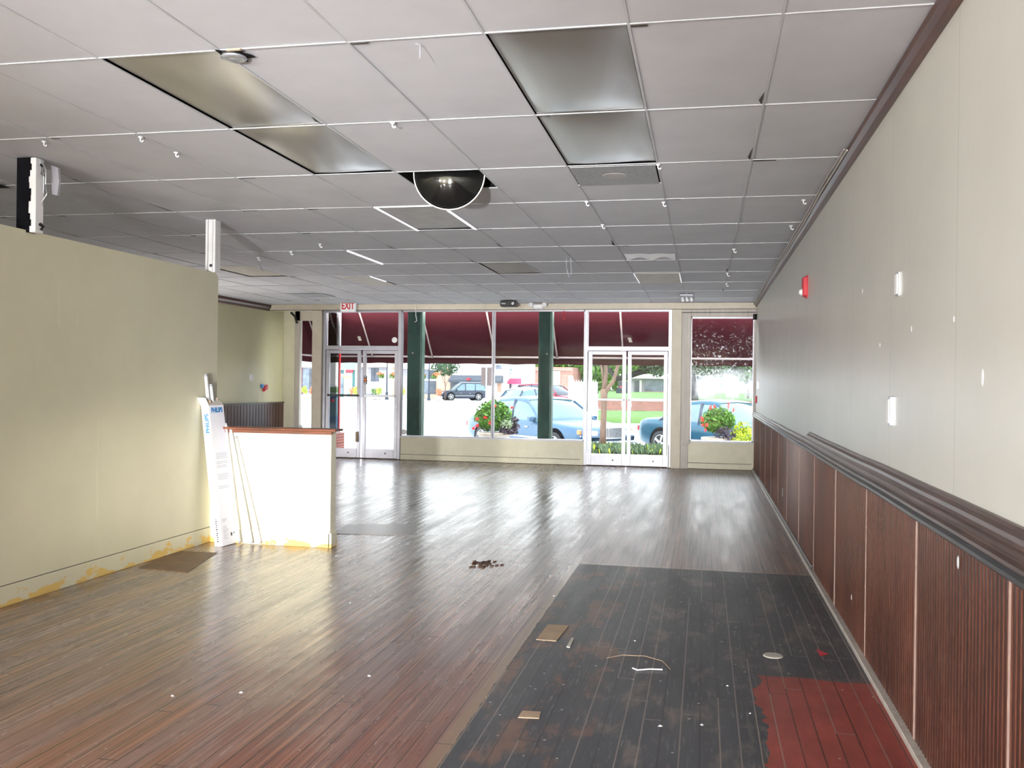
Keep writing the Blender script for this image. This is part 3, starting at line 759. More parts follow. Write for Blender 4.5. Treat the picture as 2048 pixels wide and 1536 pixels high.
a = at(1127, 622, 16.95); wire([a, a+Vector((.02, 0, -.05)), a+Vector((-.01, 0, -.12)), a+Vector((.02, 0, -.16))], 'hanging_ribbon', 'short red ribbon hanging at the top of the shop window', 'redink', .01)
a = at(582, 625, 17.6); wire([a, a+Vector((.09, 0, -.08)), a+Vector((.14, 0, -.22))], 'torn_strap', 'dark torn strap hanging beside the far left window', 'black', .025)
a = at(1510, 628, 16.9); wire([a, a+Vector((.0, 0, -.10))], 'bracket', 'small black bracket in the far right corner above the window', 'black', .035)

# exit sign
c_ = at(697, 612, 16.75)
t = thing('exit_sign', 'white exit sign with red letters hanging above the left doors', 'sign', c_)
mb('brightwhite').box((-.155, -.03, -.115), (.155, .03, .115), .012).build('sign_body', t)
mb('steel').box((-.06, -.02, .115), (.06, .02, HC-c_.z), .003).build('mount', t)
textmesh('EXIT', .185, 'redink', 'lettering', t, FACE_CAM((0, -.033, -.005)), .006, .001, .68)
# fog machine / projector
c_ = at(1018, 608, 16.4)
t = thing('projector', 'small black stage light box on a bracket under the ceiling', 'projector', c_)
mb('black').box((-.14, -.1, -.05), (.14, .12, .05), .008).box((-.15, -.09, -.02), (-.14, -.05, .0)).build('case', t)
mb('steel').lathe([(.001, -.112), (.022, -.112), (.026, -.1)], (.09, 0, 0), 16, 'Y').build('lens', t)
zt = HC-c_.z
mb('black').tube([(-.08, 0, .05), (-.08, 0, zt+.004), (.07, 0, zt+.004), (.07, 0, .05)], .007, 6).build('bracket', t)
mb('steel').box((-.12, -.1025, -.008), (-.045, -.1, .008)).build('nameplate', t)
# emergency light
c_ = at(1076, 612, 16.85)
t = thing('emergency_light', 'white twin-head emergency light on the beam above the shop window', 'emergency light', c_)
mb('brightwhite').box((-.09, -.03, -.05), (.09, .19, .035), .018).build('body', t)
for sx in (-1, 1):
    h = mb('white').lathe([(.02, .0), (.045, -.02), (.05, -.045), (.035, -.055), (.001, -.05)], (sx*.125, 0, .02), 14, 'Y').build('lamp_head', t, True)
# halogen fixture
c_ = at(1373, 596, 15.3)
t = thing('halogen_lamp', 'white louvred lamp on the ceiling above the right doors', 'lamp', c_)
f_ = mb('brightwhite')
for i in range(3): f_.tube([(-.075+i*.07, .1, .05), (-.055+i*.07, -.08, -.055)], .022, 8)
f_.build('tubes', t, True); mb('silver').box((-.11, -.05, .03), (.11, .13, .06), .01).box((-.02, .0, .05), (.02, .04, HC-c_.z+.006)).build('housing', t)

# ------------------------------------------------------------------ right wall devices
t = thing('fire_alarm', 'red fire alarm strobe with a white lens high on the right wall', 'fire alarm', (XR+.003, 8.75, 2.40))
mb('redink').box((-.045, -.065, -.085), (0, .065, .09), .008).box((-.012, -.08, -.10), (0, .08, .105), .004).build('body', t)
mb('brightwhite').lathe([(.001, -.075), (.02, -.07), (.035, -.045)], (0, 0, -.045), 12, 'X').build('strobe_lens', t, True)
def plate(y, z, h, w_, label, name='wall_plate', metal=True, thick=.012):
    t = thing(name, label, 'wall plate', (XR+.002, y, z))
    mb('steel').box((-thick, -w_/2, -h/2), (0, w_/2, h/2), .002).build('box_edge', t)
    mb('brightwhite').box((-thick-.006, -w_/2, -h*.42), (-thick, w_/2, h*.42), .002).build('cover', t)
    return t
plate(4.695, 1.995, .115, .055, 'white plate with blue-grey ends, higher one on the right wall')
plate(4.82, 1.39, .140, .05, 'white switch plate with metal edge above the chair rail', thick=.018)
plate(10.9, .31, .115, .07, 'small white outlet plate in the dark wainscot', 'outlet')
plate(16.2, 1.52, .12, .10, 'small thermostat at the far end of the right wall, upper one', 'thermostat', thick=.03)
t = tag(mb('redink').box((-.03, -.05, -.06), (0, .05, .06), .006).build('alarm_pull'), 'small dark red pull box at the far end of the right wall', 'pull box'); t.location = (XR+.003, 16.6, 1.27)
# filler chips on wall
for (x, y, s_) in ((1823, 658, 1), (1965, 755, 2), (1908, 638, .8), (1725, 582, 1), (1760, 690, .8), (1711, 1195, 1.2), (1930, 1125, 1.6)):
    d = CF+CR*((x-1024)/FPX)-CU*((y-768)/FPX); tt = XR/d.x; Yp, Zp = d.y*tt, HE+d.z*tt
    off = .0225 if Zp < .98 else .0
    o = mb('brightwhite').lathe([(.001, -.002), (.005*s_, -.002), (.007*s_, 0)], (0, 0, 0), 8, 'X').build('filler_spot'); o.location = (XR-off, Yp, Zp); o.scale = (1, 1, 2.2)
    tag(o, 'small pale filler spot on the dark ribbed wainscot' if Zp < .98 else 'small white filler spot on the cream right wall', 'filler spot', 'filler spots on the wainscot' if Zp < .98 else 'filler spots on the right wall')

# left far wall devices
t = tag(mb('white').box((0, -.07, -.06), (.012, .07, .06), .003).build('switch_plate'), 'white switch plate on the far left wall', 'switch plate'); t.location = (XL, 16.34, 1.54)
t = thing('alarm_bell', 'red pull station hanging loose with a blue tag on the far left wall', 'alarm', (XL-.003, 16.86, 1.345))
mb('redink').prism([(-.04, -.07), (.09, -.03), (.10, .06), (.0, .03)], 'X', 0, .05).build('body', t)
mb('blueink').box((0, -.12, 0), (.03, -.02, .07), .005).build('tag_card', t)
mb('white').tube([(.02, -.05, .05), (.03, -.04, .1)], .008, 5).build('wire', t)

# ------------------------------------------------------------------ lamp box and tubes
bx0 = atZ(428, 1094, 0)
zt = 1.30
top = at(400, 797, bx0.y+.0)      # leans back towards the corner
# local frame of the box
base = Vector((-4.209, 7.665, .004)); up = Vector((-.160, .012, 1.265)).normalized()
lx = Vector((.155, .988, 0)).normalized(); lx = (lx-up*lx.dot(up)).normalized(); ly = up.cross(lx).normalized()
t = thing('lamp_box', 'tall white cardboard tube-lamp box with blue lettering leaning in the corner', 'box', (0, 0, 0))
MX = frame_mat(base, lx, ly, up)
W_, D_, H_ = .205, .085, 1.27
bb = MB().use('cardboard').quad((0, 0, 0), (W_, 0, 0), (W_, 0, H_), (0, 0, H_)).use('card_side').quad((0, 0, 0), (0, D_, 0), (0, D_, H_), (0, 0, H_)).quad((W_, 0, 0), (W_, D_, 0), (W_, D_, H_), (W_, 0, H_)).quad((0, D_, 0), (W_, D_, 0), (W_, D_, H_), (0, D_, H_)).quad((0, 0, 0), (W_, 0, 0), (W_, D_, 0), (0, D_, 0))
o = bb.build('carton', t); o.data.transform(MX)
lid = mb('cardtan').quad((0, 0, H_), (W_, 0, H_), (W_-.01, .045, H_+.075), (-.03, .045, H_+.075))
o = lid.build('flap', t); o.data.transform(MX)
lid = mb('card_side').quad((0, 0, H_), (0, D_, H_), (-.05, D_+.0, H_+.085), (-.035, .0, H_+.07))
o = lid.build('flap', t); o.data.transform(MX)
for q_ in (((.165, .028, H_+.0455), (.172, .042, H_+.07)), ((.04, .010, H_+.0185), (.048, .030, H_+.052))): o = mb('tan').box(*q_).build('flap_mark', t); o.data.transform(MX)
textmesh('PHILIPS', .062, 'blueink', 'lettering', t, MX @ frame_mat((W_/2, -.002, H_-.045), Vector((1, 0, 0)), Vector((0, 0, 1)), Vector((0, -1, 0))), .0022, .0003, .80)
textmesh('PHILIPS', .055, 'blueink', 'lettering', t, MX @ frame_mat((-.002, .035, H_-.16), Vector((0, 0, 1)), Vector((0, 1, 0)), Vector((-1, 0, 0))), .0022, .0003, 1.0)
gi = mb('greyink')
rr = random.Random(5)
for z in [.83, .815, .80, .785, .755, .74, .72, .705, .64, .625, .61, .595, .53, .515]: gi.box((.03, -.0012, z), (.03+rr.uniform(.13, .165), -.0004, z+.004))
o = gi.build('printed_text', t); o.data.transform(MX); gi = mb('greyink')
for z in [.235, .225, .215, .17, .155, .14, .125, .11, .09, .075, .06]: gi.box((.03, -.0012, z), (.03+rr.uniform(.04, .08), -.0004, z+.004))
for q_ in (((.13, -.0012, .075), (.15, -.0004, .105)), ((.17, -.0012, .09), (.182, -.0004, .105))): o = mb('blackink').box(*q_).build('printed_mark', t); o.data.transform(MX)
o = gi.build('printed_text', t); o.data.transform(MX)
bi = mb('blackink')
for i in range(12): bi.box((-.0012, .035+.006*(i % 2), .04+i*.018), (-.0004, .055-.003*(i % 3), .05+i*.018))
bi.use('blueink').box((-.0012, .066, 0), (-.0004, .0685, H_))
o = bi.build('side_print', t); o.data.transform(MX)
def tubelamp(b0, t0, r, label):
    t = thing('tube_lamp', label, 'tube lamp', b0, 0, 'tube lamps in the corner')
    dv = Vector(t0)-Vector(b0); L_ = dv.length; u = dv.normalized()
    mb('tube').tube([u*.02, u*(L_-.02)], r, 14).build('glass_tube', t, True)
    for e0, e1 in ((0, .02), (L_-.02, L_)):
        mb('silver').tube([u*e0, u*e1], r*1.02, 14).build('end_cap', t, True)
o1 = MX @ Vector((.055, .045, .02)); o2 = MX @ Vector((.055, .045, 1.27+.29))
tubelamp(o1, o2, .017, 'white tube lamp standing in the lamp box, taller of the two')
o1 = MX @ Vector((.10, .035, .02)); o2 = MX @ Vector((.10, .035, 1.27+.20))
tubelamp(o1, o2, .016, 'white tube lamp standing in the lamp box, shorter of the two')
for (x_, tp_, r_, lb) in ((481, (-4.30, 7.862, 1.10), .012, 'thin white tube lamp with its foot right beside the lamp box'), (506, (-4.25, 7.860, 1.05), .013, 'white tube lamp leaning on the low wall, middle one of three'), (523, (-4.20, 7.862, .98), .013, 'white tube lamp with its foot farthest from the lamp box')):
    b0 = atZ(x_, 1089, 0); tubelamp((b0.x, b0.y-.02, .014), tp_, r_, lb)

# ------------------------------------------------------------------ things on the floor
def flat(name, label, cat, pts, key, z=.004):
    b = mb(key); n = len(pts); cx = sum(p_[0] for p_ in pts)/n; cy = sum(p_[1] for p_ in pts)/n
    vs_ = [(x-cx, y-cy, 0) for x, y in pts]+[(x-cx, y-cy, z) for x, y in pts]
    b.add(vs_, [tuple(range(n)), tuple(range(n, 2*n))]+[(i, (i+1) % n, n+(i+1) % n, n+i) for i in range(n)])
    o = b.build(name); o.location = (cx, cy, .0005); return tag(o, label, cat)
def px(*a): return [tuple(atZ(x, y, 0)[:2]) for x, y in a]
flat('floor_plate', 'tan square plate set in the black painted floor', 'floor plate', px((1096, 1250), (1138, 1252), (1113, 1283), (1072, 1280)), 'tan')
flat('wood_scrap', 'small pale wooden strip beside the tan floor plate', 'scrap', px((1143, 1277), (1148, 1278), (1140, 1296), (1133, 1295)), 'palelens', .006)
flat('floor_plate', 'small tan scrap plate at the bottom of the picture', 'floor plate', px((1045, 1423), (1082, 1425), (1078, 1438), (1036, 1436)), 'tan')
flat('red_scrap', 'small pointed red scrap near the wainscot', 'scrap', px((1633, 1299), (1656, 1309), (1640, 1312)), 'redink')
ov = atZ(1546, 1312, 0); o = mb('tanlens').use('palelens').lathe([(.001, .006), (.05, .006), (.055, 0)], (0, 0, 0), 18).build('plastic_disc'); o.location = ov; tag(o, 'small pale round cap lying on the black floor', 'cap')
flat('floor_patch', 'smooth grey plywood patch laid in the plank floor past the low wall', 'floor patch', px((690, 1049), (834, 1048), (828, 1072), (672, 1068)), mat('grey_ply', (.16, .13, .12), .3, var=.2, vscale=(1, 6, 1)), .003)
flat('door_mat', 'worn brown mat by the foot of the partition', 'mat', px((352, 1102), (434, 1106), (374, 1146), (276, 1136)), mat('brown_mat', (.13, .07, .03), .6, var=.3), .003)
wire([atZ(x, y, .004) for x, y in ((1213, 1316), (1245, 1310), (1290, 1312), (1325, 1322), (1340, 1338))], 'thin_string', 'thin pale curved string on the black floor', 'tan', .002)
wire([atZ(x, y, .008) for x, y in ((1265, 1336), (1275, 1340), (1300, 1338), (1325, 1339))], 'bent_wire', 'short bent white wire on the black floor', 'brightwhite', .004)
rr = random.Random(11)
sc = [(965, 1128), (672, 1112), (662, 1172), (482, 1385), (345, 1392), (700, 1206), (1108, 1192), (738, 1352), (1455, 1372), (1500, 1427), (1270, 1282), (1320, 1452), (1404, 1450), (1100, 1152)]
for i, (x, y) in enumerate(sc):
    c_ = atZ(x, y, 0)
    if i == 0:
        b = mb(mat('brown_debris', (.10, .05, .03), .8))
        for _ in range(26): q = Vector((rr.gauss(0, .05), rr.gauss(0, .12), 0)); b.box(q+Vector((-.012, -.02, 0)), q+Vector((.012, .02, .006)))
        o = b.build('debris'); o.location = c_; tag(o, 'flat brown smear of debris in the middle of the floor', 'debris', kind='stuff'); continue
    s_ = rr.uniform(.005, .010); b = mb('brightwhite'); b.add([(-s_, -s_*.5, 0), (s_, -s_, 0), (s_*.7, s_, 0), (-s_*.5, s_*1.3, 0), (0, 0, .006)], [(0, 1, 4), (1, 2, 4), (2, 3, 4), (3, 0, 4), (0, 1, 2, 3)])
    o = b.build('plaster_chip'); o.location = c_; o.rotation_euler = (0, 0, i); tag(o, 'small white plaster chip lying on the floor', 'plaster chip', 'white plaster chips on the floor')

# stickers on the glass
def sticker(x, y, w_, h, key, label, Yp=None, skew=0):
    c_ = at(x, y, D+.045 if Yp is None else Yp)
    o = mb(key).quad((-w_/2-skew, 0, h/2), (w_/2-skew, 0, h/2), (w_/2+skew, 0, -h/2), (-w_/2+skew, 0, -h/2)).build('sticker'); o.location = c_
    return tag(o, label, 'sticker')
sticker(719, 677, .062, .085, 'palelens', 'slanting cream card on the pane above the left doors', skew=.015)
sticker(1260, 680, .062, .085, 'palelens', 'slanting cream card on the pane above the right doors', skew=.015)
for (x, y, wh) in ((789, 680, 'on the pane above the left doors'), (808, 864, 'low on the shop window beside the left doors'), (600, 855, 'low on the far left window')):
    c_ = at(x, y, D+.045 if x > 640 else BY-.01)
    o = mb('greylens').use('white').lathe([(.001, 0), (.055, 0), (.055, .003)], (0, 0, 0), 20, 'Y').build('round_sticker'); o.location = c_; tag(o, 'round grey-white disc '+wh, 'sticker', 'round discs on the glass')
c_ = at(731, 760, D+.004)
t = thing('notice_card', 'black and orange hours card on the left edge of the right door leaf', 'sign', c_)
mb('blackink').box((-.035, -.004, -.08), (.035, 0, .08)).build('card', t)
mb('lamp_orange').box((-.028, -.006, .0), (.028, -.004, .03)).box((-.02, -.006, -.035), (.028, -.004, -.012)).build('orange_print', t)
mb('white').box((-.025, -.006, .05), (.02, -.004, .066)).build('white_print', t); mb('white').box((-.025, -.006, -.07), (.02, -.004, -.05)).build('white_print', t)

# ------------------------------------------------------------------ outside: awning, columns
GS, GR = -.12, -.34
yw, zw, yf, zf = 17.42, 3.62, 18.85, 2.035
ax0, ax1 = -8.23, 3.0
t = thing('awning', 'maroon fabric awning over the shop front with a pale tube frame', 'awning', (0, 0, 0))
f = mb('fabric')
n = 46; vs_ = []; fs_ = []
for i in range(n+1):
    x = ax0+(ax1-ax0)*i/n
    for j in range(9): u = j/8; vs_.append((x, yw+(yf-yw)*u, zw+(zf-zw)*u-.018*math.sin(u*PI)))
for i in range(n):
    for j in range(8): a = i*9+j; fs_.append((a, a+1, a+10, a+9))
f.add(vs_, fs_); f.build('canopy', t, True)
f = mb('fabric'); vs_ = []; fs_ = []
for i in range(121):
    x = ax0+(ax1-ax0)*i/120; vs_ += [(x, yf+.035, zf+.02), (x, yf+.035+.006*math.sin(i), zf-.145+.006*math.sin(i*.9))]
for i in range(120): fs_.append((2*i, 2*i+1, 2*i+3, 2*i+2))
f.add(vs_, fs_); f.build('valance', t)
mb('fabric').add([(ax0, 17.86, zw-.5), (ax0, yf, zf), (ax0, yf, zf-.145), (ax0, 17.86, zf-.145+.02), ], [(0, 1, 2, 3)]).build('side_panel', t)
mb('bar').tube([(ax0, yf, zf), (ax1, yf, zf)], .024, 10).build('front_bar', t, True)
mb('bar').tube([(ax0+.03, 17.86, zf), (ax0+.03, yf, zf)], .022, 8).build('side_bar', t, True)
for (x_, y_) in ((626, 672), (730, 660), (852, 675), (980, 660), (1107, 670), (1242, 665)):
    xx = ax(x_, 18.4)
    mb('barshade').tube([(xx, yw+.35, zw-.35*(zw-zf)/(yf-yw)-.06), (xx, yf-.02, zf)], .017, 8).build('rafter', t, True)
for x_ in (852, 1108):
    xx = ax(x_, 18.4); mb('barshade').tube([(xx, yw+.05, zf+.03), (xx, yf, zf-.02)], .016, 8).build('arm', t, True)
for (x0_, x1_, lab) in ((814, 843, 'dark green square column outside, left of the shop window centre'), (1076, 1103, 'dark green weathered column outside, beside the right doors')):
    X0, X1 = ax(x0_, 17.5), ax(x1_, 17.5)
    t = thing('green_column', lab, 'column', ((X0+X1)/2, 17.56, GS)); h_ = (X1-X0)/2
    mb('green').box((-h_, -.06, 0), (h_-.045, .14, 3.6), .006).build('shaft', t)
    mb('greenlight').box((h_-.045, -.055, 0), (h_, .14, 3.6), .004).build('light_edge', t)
    mb('green').box((-h_-.02, -.08, 0), (h_+.02, .16, .18), .008).build('plinth', t)
xq = -7.265
t = thing('corner_post', 'green post with a bright red edge on brick at the left doors', 'post', (xq, BY+.075, .452))
mb('green').box((-.035, -.03, 0), (.01, .03, 1.75)).build('post_body', t); mb('red').box((.01, -.032, 0), (.03, .03, 1.75)).build('red_edge', t); mb('silver').box((-.03, -.03, 1.75), (.03, .03, 2.9)).build('upper_trim', t)
for (x_, y_, s_, lab) in ((660, 793, .05, 'small red sticker, upper one of two on the side glass'), (665, 801, .07, 'small red cross sticker, lower one of two on the side glass')):
    sticker(x_, y_, s_, s_*.8, 'redink', lab, BY-.3)

# ground
def ground(name, key, pts, z, kind='structure'):
    o = mb(key).quad(*[(x, y, z) for x, y in pts]).build(name); o['kind'] = kind; return o
o = mb('walk').box((-60, 17.24, GS-.1), (60, 21.9, GS)).build('pavement'); o['kind'] = 'structure'
# keep the slab clear of the bay
ground('road', 'concrete', ((-160, 21.9), (160, 21.9), (160, 330), (-160, 330)), GR)
ground('ground_behind', 'concrete', ((-160, -60), (160, -60), (160, 17.2), (-160, 17.2)), -.6)

# flower bed with crape myrtle
bx_0, bx_1, by0, by1 = ax(1168, 21), ax(1352, 21), 20.95, 21.9
bed = mb('kerb').box((bx_0, by0-.12, GS), (bx_1, by0, GS+.06)).use('soil').box((bx_0, by0, GS), (bx_1, by1, GS+.05))
o = bed.build('flower_bed'); tag(o, 'narrow planting bed with stone edge outside the right doors', 'flower bed')
gb = mb('leaf_b'); rr = random.Random(4)
lg = mat('bed_grass', (.085, .14, .07), .6, var=.5, scale=8); gb = MB().use(lg)
for i in range(1500):
    x = rr.uniform(bx_0, bx_1); y = rr.uniform(by0+.05, by1); h = rr.uniform(.14, .30); a_ = rr.uniform(0, 2*PI); ln = rr.uniform(.03, .16)
    dx, dy = math.cos(a_), math.sin(a_); w_ = .010
    if rr.random() < .05: gb.use('leaf_y')
    else: gb.use(lg)
    gb.add([(x-dy*w_, y+dx*w_, GS+.04), (x+dy*w_, y-dx*w_, GS+.04), (x+dx*ln*.4+dy*w_, y+dy*ln*.4-dx*w_, GS+h), (x+dx*ln, y+dy*ln, GS+h*.8)], [(0, 1, 2), (0, 2, 3)])
tag(gb.build('border_grass'), 'green strappy border grass filling the bed outside the right doors', 'grass', kind='stuff')
t = thing('crape_myrtle', 'slim tree with smooth tan trunk forking into three outside the right doors', 'tree', (ax(1205, 21.4), 21.4, GS+.05))
org = Vector((ax(1205, 21.4), 21.4, GS+.05))
P = lambda x, y, dy=0: at(x, y, 21.4+dy)-org
mb('bark').tube([P(1205, 905)-Vector((0, 0, .12)), P(1206, 860), P(1208, 810), P(1208, 790), P(1207, 778)], [.085, .072, .068, .085, .07], 10).build('trunk', t, True)
mb('bark').tube([P(1208, 790), P(1216, 776), P(1226, 764), P(1232, 745), P(1238, 722), P(1245, 690), P(1255, 640)], [.055, .05, .042, .04, .036, .03, .02], 8).build('branch', t, True)
mb('bark').tube([P(1207, 785), P(1210, 765), P(1212, 745), P(1211, 722), P(1208, 680), P(1204, 630)], [.06, .05, .045, .042, .034, .02], 8).build('branch', t, True)
mb('bark').tube([P(1207, 772), P(1206, 752), P(1203, 735), P(1199, 720), P(1190, 680), P(1175, 640)], [.03, .028, .026, .024, .02, .014], 8).build('branch', t, True)
mb('leaf_m').leaves(1400, P(1215, 560), (1.3, 1.2, .8), .06, 3).build('crown', t)

# planters
def planter(x_, Yp, r_, toppx, label, flip=1, second='leaf_p'):
    c_ = Vector((ax(x_, Yp), Yp, GS)); t = thing('flower_planter', label, 'planter', c_)
    zt = .56
    mb('pot').lathe([(.16, 0), (.22, .04), (.19, .08), (.26, .3), (.34, zt-.06), (.37, zt-.05), (.37, zt), (.33, zt)], (0, 0, 0), 22).build('pot', t, True)
    b = mb('leaf_b').leaves(1100, (-.03*flip, 0, zt+.35), (r_*.82, .36, toppx), .055, 5, .3); b.build('foliage', t)
    fl = mb('flower'); rr = random.Random(9)
    return t, c_, zt
Yp = 19.6
t, c_, zt = planter(990, Yp, .5, .33, 'round stone planter of green leaves and red flowers outside the shop window')
for (x_, y_) in ((954, 838), (971, 834), (954, 851), (981, 846), (948, 856), (990, 812), (1024, 815)):
    q = at(x_, y_, Yp-.33)-c_; sz = .045 if y_ > 820 else .022
    mb('flower').leaves(40, q, (sz, sz*.7, sz), .022, x_, 0).build('flower', t)
mb('leaf_p').leaves(260, at(1016, 858, Yp-.2)-c_, (.19, .15, .13), .05, 8, .1).leaves(70, at(1030, 850, Yp-.2)-c_, (.12, .1, .2), .06, 18, .1).build('purple_foliage', t)
mb('leaf_m').use(mat('leaf_silver', (.28, .36, .22), .6, var=.4, scale=12)).leaves(220, at(1013, 848, Yp-.3)-c_, (.15, .1, .09), .03, 28, .1).build('silver_foliage', t)
t, c_, zt = planter(1440, Yp, .42, .26, 'stone planter of red salvia and lime leaves outside the right-hand window')
for (x_, y_, w_, h_) in ((1404, 836, .03, .03), (1405, 841, .045, .03), (1405, 850, .04, .04), (1413, 850, .04, .05), (1411, 860, .02, .04), (1421, 815, .03, .05), (1429, 813, .02, .04), (1457, 812, .02, .08), (1467, 820, .018, .05)):
    q = at(x_, y_, Yp-.33)-c_; mb('flower').leaves(36, q, (w_, .03, h_), .02, x_, 0).build('flower', t)
mb('leaf_y').leaves(320, at(1486, 868, Yp-.25)-c_, (.26, .15, .24), .05, 6, .1).build('lime_foliage', t)
mb('leaf_p').leaves(260, at(1450, 868, Yp-.3)-c_, (.22, .12, .16), .035, 16, .1).build('purple_foliage', t)

# ------------------------------------------------------------------ vehicles
def loft(b, rings, cap=True):
    n = len(rings[0]); vs_ = [p_ for r_ in rings for p_ in r_]; fs_ = []
    for i in range(len(rings)-1):
        for j in range(n-1): fs_.append((i*n+j, i*n+j+1, (i+1)*n+j+1, (i+1)*n+j))
    if cap: fs_ += [tuple(range(n)), tuple(range((len(rings)-1)*n, len(rings)*n))]
    b.add(vs_, fs_); return b
def interp(tab, x):
    for (x0, v0), (x1, v1) in zip(tab, tab[1:]):
        if x <= x1: return v0+(v1-v0)*max(0, (x-x0))/(x1-x0)
    return tab[-1][1]
def vehicle(label, loc, heading, Ln, Wd, hood, roofline, paint, glassk, g='sedan', cat='car', name='parked_car', wr=.33):
    """hood: table x-> z of body top; roofline: list (x,z) rear to front from belt to belt"""
    t = thing(name, label, cat, loc, heading)
    hw = Wd/2
    st = [0, .006, .02, .05, .1, .2, .3, .4, .5, .6, .7, .78, .85, .9, .94, .97, .99, 1]
    wt = [(0, .78), (.02, .88), (.06, .95), (.14, 1), (.85, 1), (.93, .95), (.98, .86), (1, .74)]
    bt = [(0, .42), (.02, .30), (.08, .22), (.9, .2), (.97, .24), (1, .36)]
    rings = []
    for s_ in st:
        x = (s_-.5)*Ln; w_ = hw*interp(wt, s_); zb = interp(bt, s_); zt_ = interp(hood, s_)
        zm = (zb+zt_)/2
        half = [(0, zb), (.75*w_, zb), (.93*w_, zb+.06), (.985*w_, zb+.2), (w_, zm+.08), (.985*w_, zt_-.14), (.95*w_, zt_-.05), (.85*w_, zt_-.005), (.5*w_, zt_+.018), (0, zt_+.028)]
        ring = [(x, y_, z_) for y_, z_ in half]+[(x, -y_, z_) for y_, z_ in reversed(half[:-1])]
        rings.append(ring)
    loft(mb(paint), rings).build('body', t, True)
    # greenhouse glass
    x0, x1 = roofline[0][0], roofline[-1][0]; belt = min(roofline[0][1], roofline[-1][1])-.06; top = max(z for x, z in roofline)
    def halfw(z_): return hw*(.93-.19*max(0, (z_-belt))/(top-belt))
    rings = []; 
    for (x, z_) in roofline:
        r_ = [(x, halfw(belt), belt), (x, (halfw(belt)+halfw(z_-.03))/2+.02, (belt+z_)/2), (x, halfw(z_-.04), z_-.05), (x, halfw(z_)-.09, z_-.008), (x, 0, z_+.02)]
        rings.append(r_+[(a_, -b2, c2) for a_, b2, c2 in reversed(r_[:-1])])
    loft(mb(glassk), rings).build('windows', t, True)
    # roof skin
    rf = [(x, z_) for x, z_ in roofline if z_ > belt+(top-belt)*.72]
    rings = []
    for (x, z_) in rf:
        r_ = [(x, halfw(z_-.07)+.012, z_-.10), (x, halfw(z_-.04)+.012, z_-.045), (x, halfw(z_)-.085, z_+.004), (x, 0, z_+.034)]
        rings.append(r_+[(a_, -b2, c2) for a_, b2, c2 in reversed(r_[:-1])])
    loft(mb(paint), rings, False).build('roof', t, True)
    # pillars
    def edge(pts_, r_):
        for sg in (1, -1): mb(paint).tube([(x, sg*(halfw(z_-.04)+.006), z_-.03) for x, z_ in pts_], r_, 6).build('pillar', t, True)
    fr = [q for q in roofline if q[0] >= rf[-1][0]]; rearr = [q for q in roofline if q[0] <= rf[0][0]]
    edge(fr, .028); paint_body = paint; paint = 'pillar_dark'; edge(rearr, .045 if g != 'van' else .04)
    for xm in ([(x0+x1)/2+.02*Ln] if g == 'sedan' else [(x0*.65+x1*.35), (x0*.25+x1*.75)-.3]):
        zt_ = max(z_ for x, z_ in roofline)
        for sg in (1, -1): mb(paint).tube([(xm, sg*(halfw(belt)+.01), belt), (xm-.04, sg*(halfw(zt_)+.02), zt_-.07)], .045, 6).build('pillar', t, True)
    paint = paint_body
    # wheels
    for sx in (-.30, .315):
        for sg in (1, -1):
            wx, wy = sx*Ln, sg*(hw-.12)
            mb('blackcloth').lathe([(.001, wy+sg*.126), (wr+.06, wy+sg*.126), (wr+.06, wy-.1*sg)], (wx, 0, wr+.03), 24, 'Y').build('wheel_arch', t)
            wl = mb('tyre').lathe([(wr*.6, wy-.1*sg), (wr*.97, wy-.1*sg), (wr, wy), (wr*.97, wy+.14*sg), (wr*.66, wy+.145*sg)], (wx, 0, wr), 24, 'Y').build('wheel', t, True)
            rm = mb('rim').lathe([(.001, wy+.14*sg), (wr*.16, wy+.15*sg), (wr*.2, wy+.135*sg), (wr*.2, wy+.132*sg)], (wx, 0, wr), 14, 'Y')
            for q in range(5):
                a_ = q*2*PI/5; dx, dz = math.cos(a_), math.sin(a_)
                rm.tube([(wx+dx*wr*.12, wy+.14*sg, wr+dz*wr*.12), (wx+dx*wr*.62, wy+.14*sg, wr+dz*wr*.62)], .035, 6)
            rm.lathe([(wr*.58, wy+.132*sg), (wr*.66, wy+.15*sg), (wr*.7, wy+.14*sg)], (wx, 0, wr), 24, 'Y', False)
            rm.build('rim', wl)
    fx = Ln/2; zh = interp(hood, .97)
    for sg in (1, -1):
        mb('lamp_clear').box((fx-.13, sg*hw*.42, zh-.15), (fx-.005, sg*hw*.82, zh-.02), .02).build('headlight', t)
        mb('lamp_red').box((-fx+.005, sg*hw*.5, .62), (-fx+.13, sg*hw*.86, .76), .02).build('taillight', t)
        mb(paint).box((x1-.28, sg*(hw*.93), belt+.02), (x1-.14, sg*(hw+.12), belt+.14), .02).build('side_mirror', t)
        mb('chrome').box((-.22*Ln, sg*(hw-.002), .46), (.22*Ln, sg*(hw+.012), .50)).build('side_trim', t)
        for xh in (-.12*Ln, .08*Ln): mb('chrome').box((xh, sg*(hw*.97), .72), (xh+.14, sg*(hw+.02), .75), .004).build('door_handle', t)
    return t
def heading_of(px_, phi):
    a_ = -YAW+math.atan((px_-1024)/FPX)     # bearing of the view ray, 0 = +Y, positive to the right
    tv = Vector((-math.sin(a_), -math.cos(a_))); rg = Vector((math.cos(a_), -math.sin(a_)))
    h = tv*math.cos(phi)+rg*math.sin(phi); return math.atan2(h.y, h.x), h
M_['pillar_dark'] = mat('dark_pillar', (.035, .045, .08), .4); M_['lincoln'] = carpaint('pale_blue_paint', (.05, .11, .19)); M_['teal'] = carpaint('teal_blue_paint', (.015, .085, .14)); M_['navy'] = carpaint('dark_navy_paint', (.02, .03, .05))
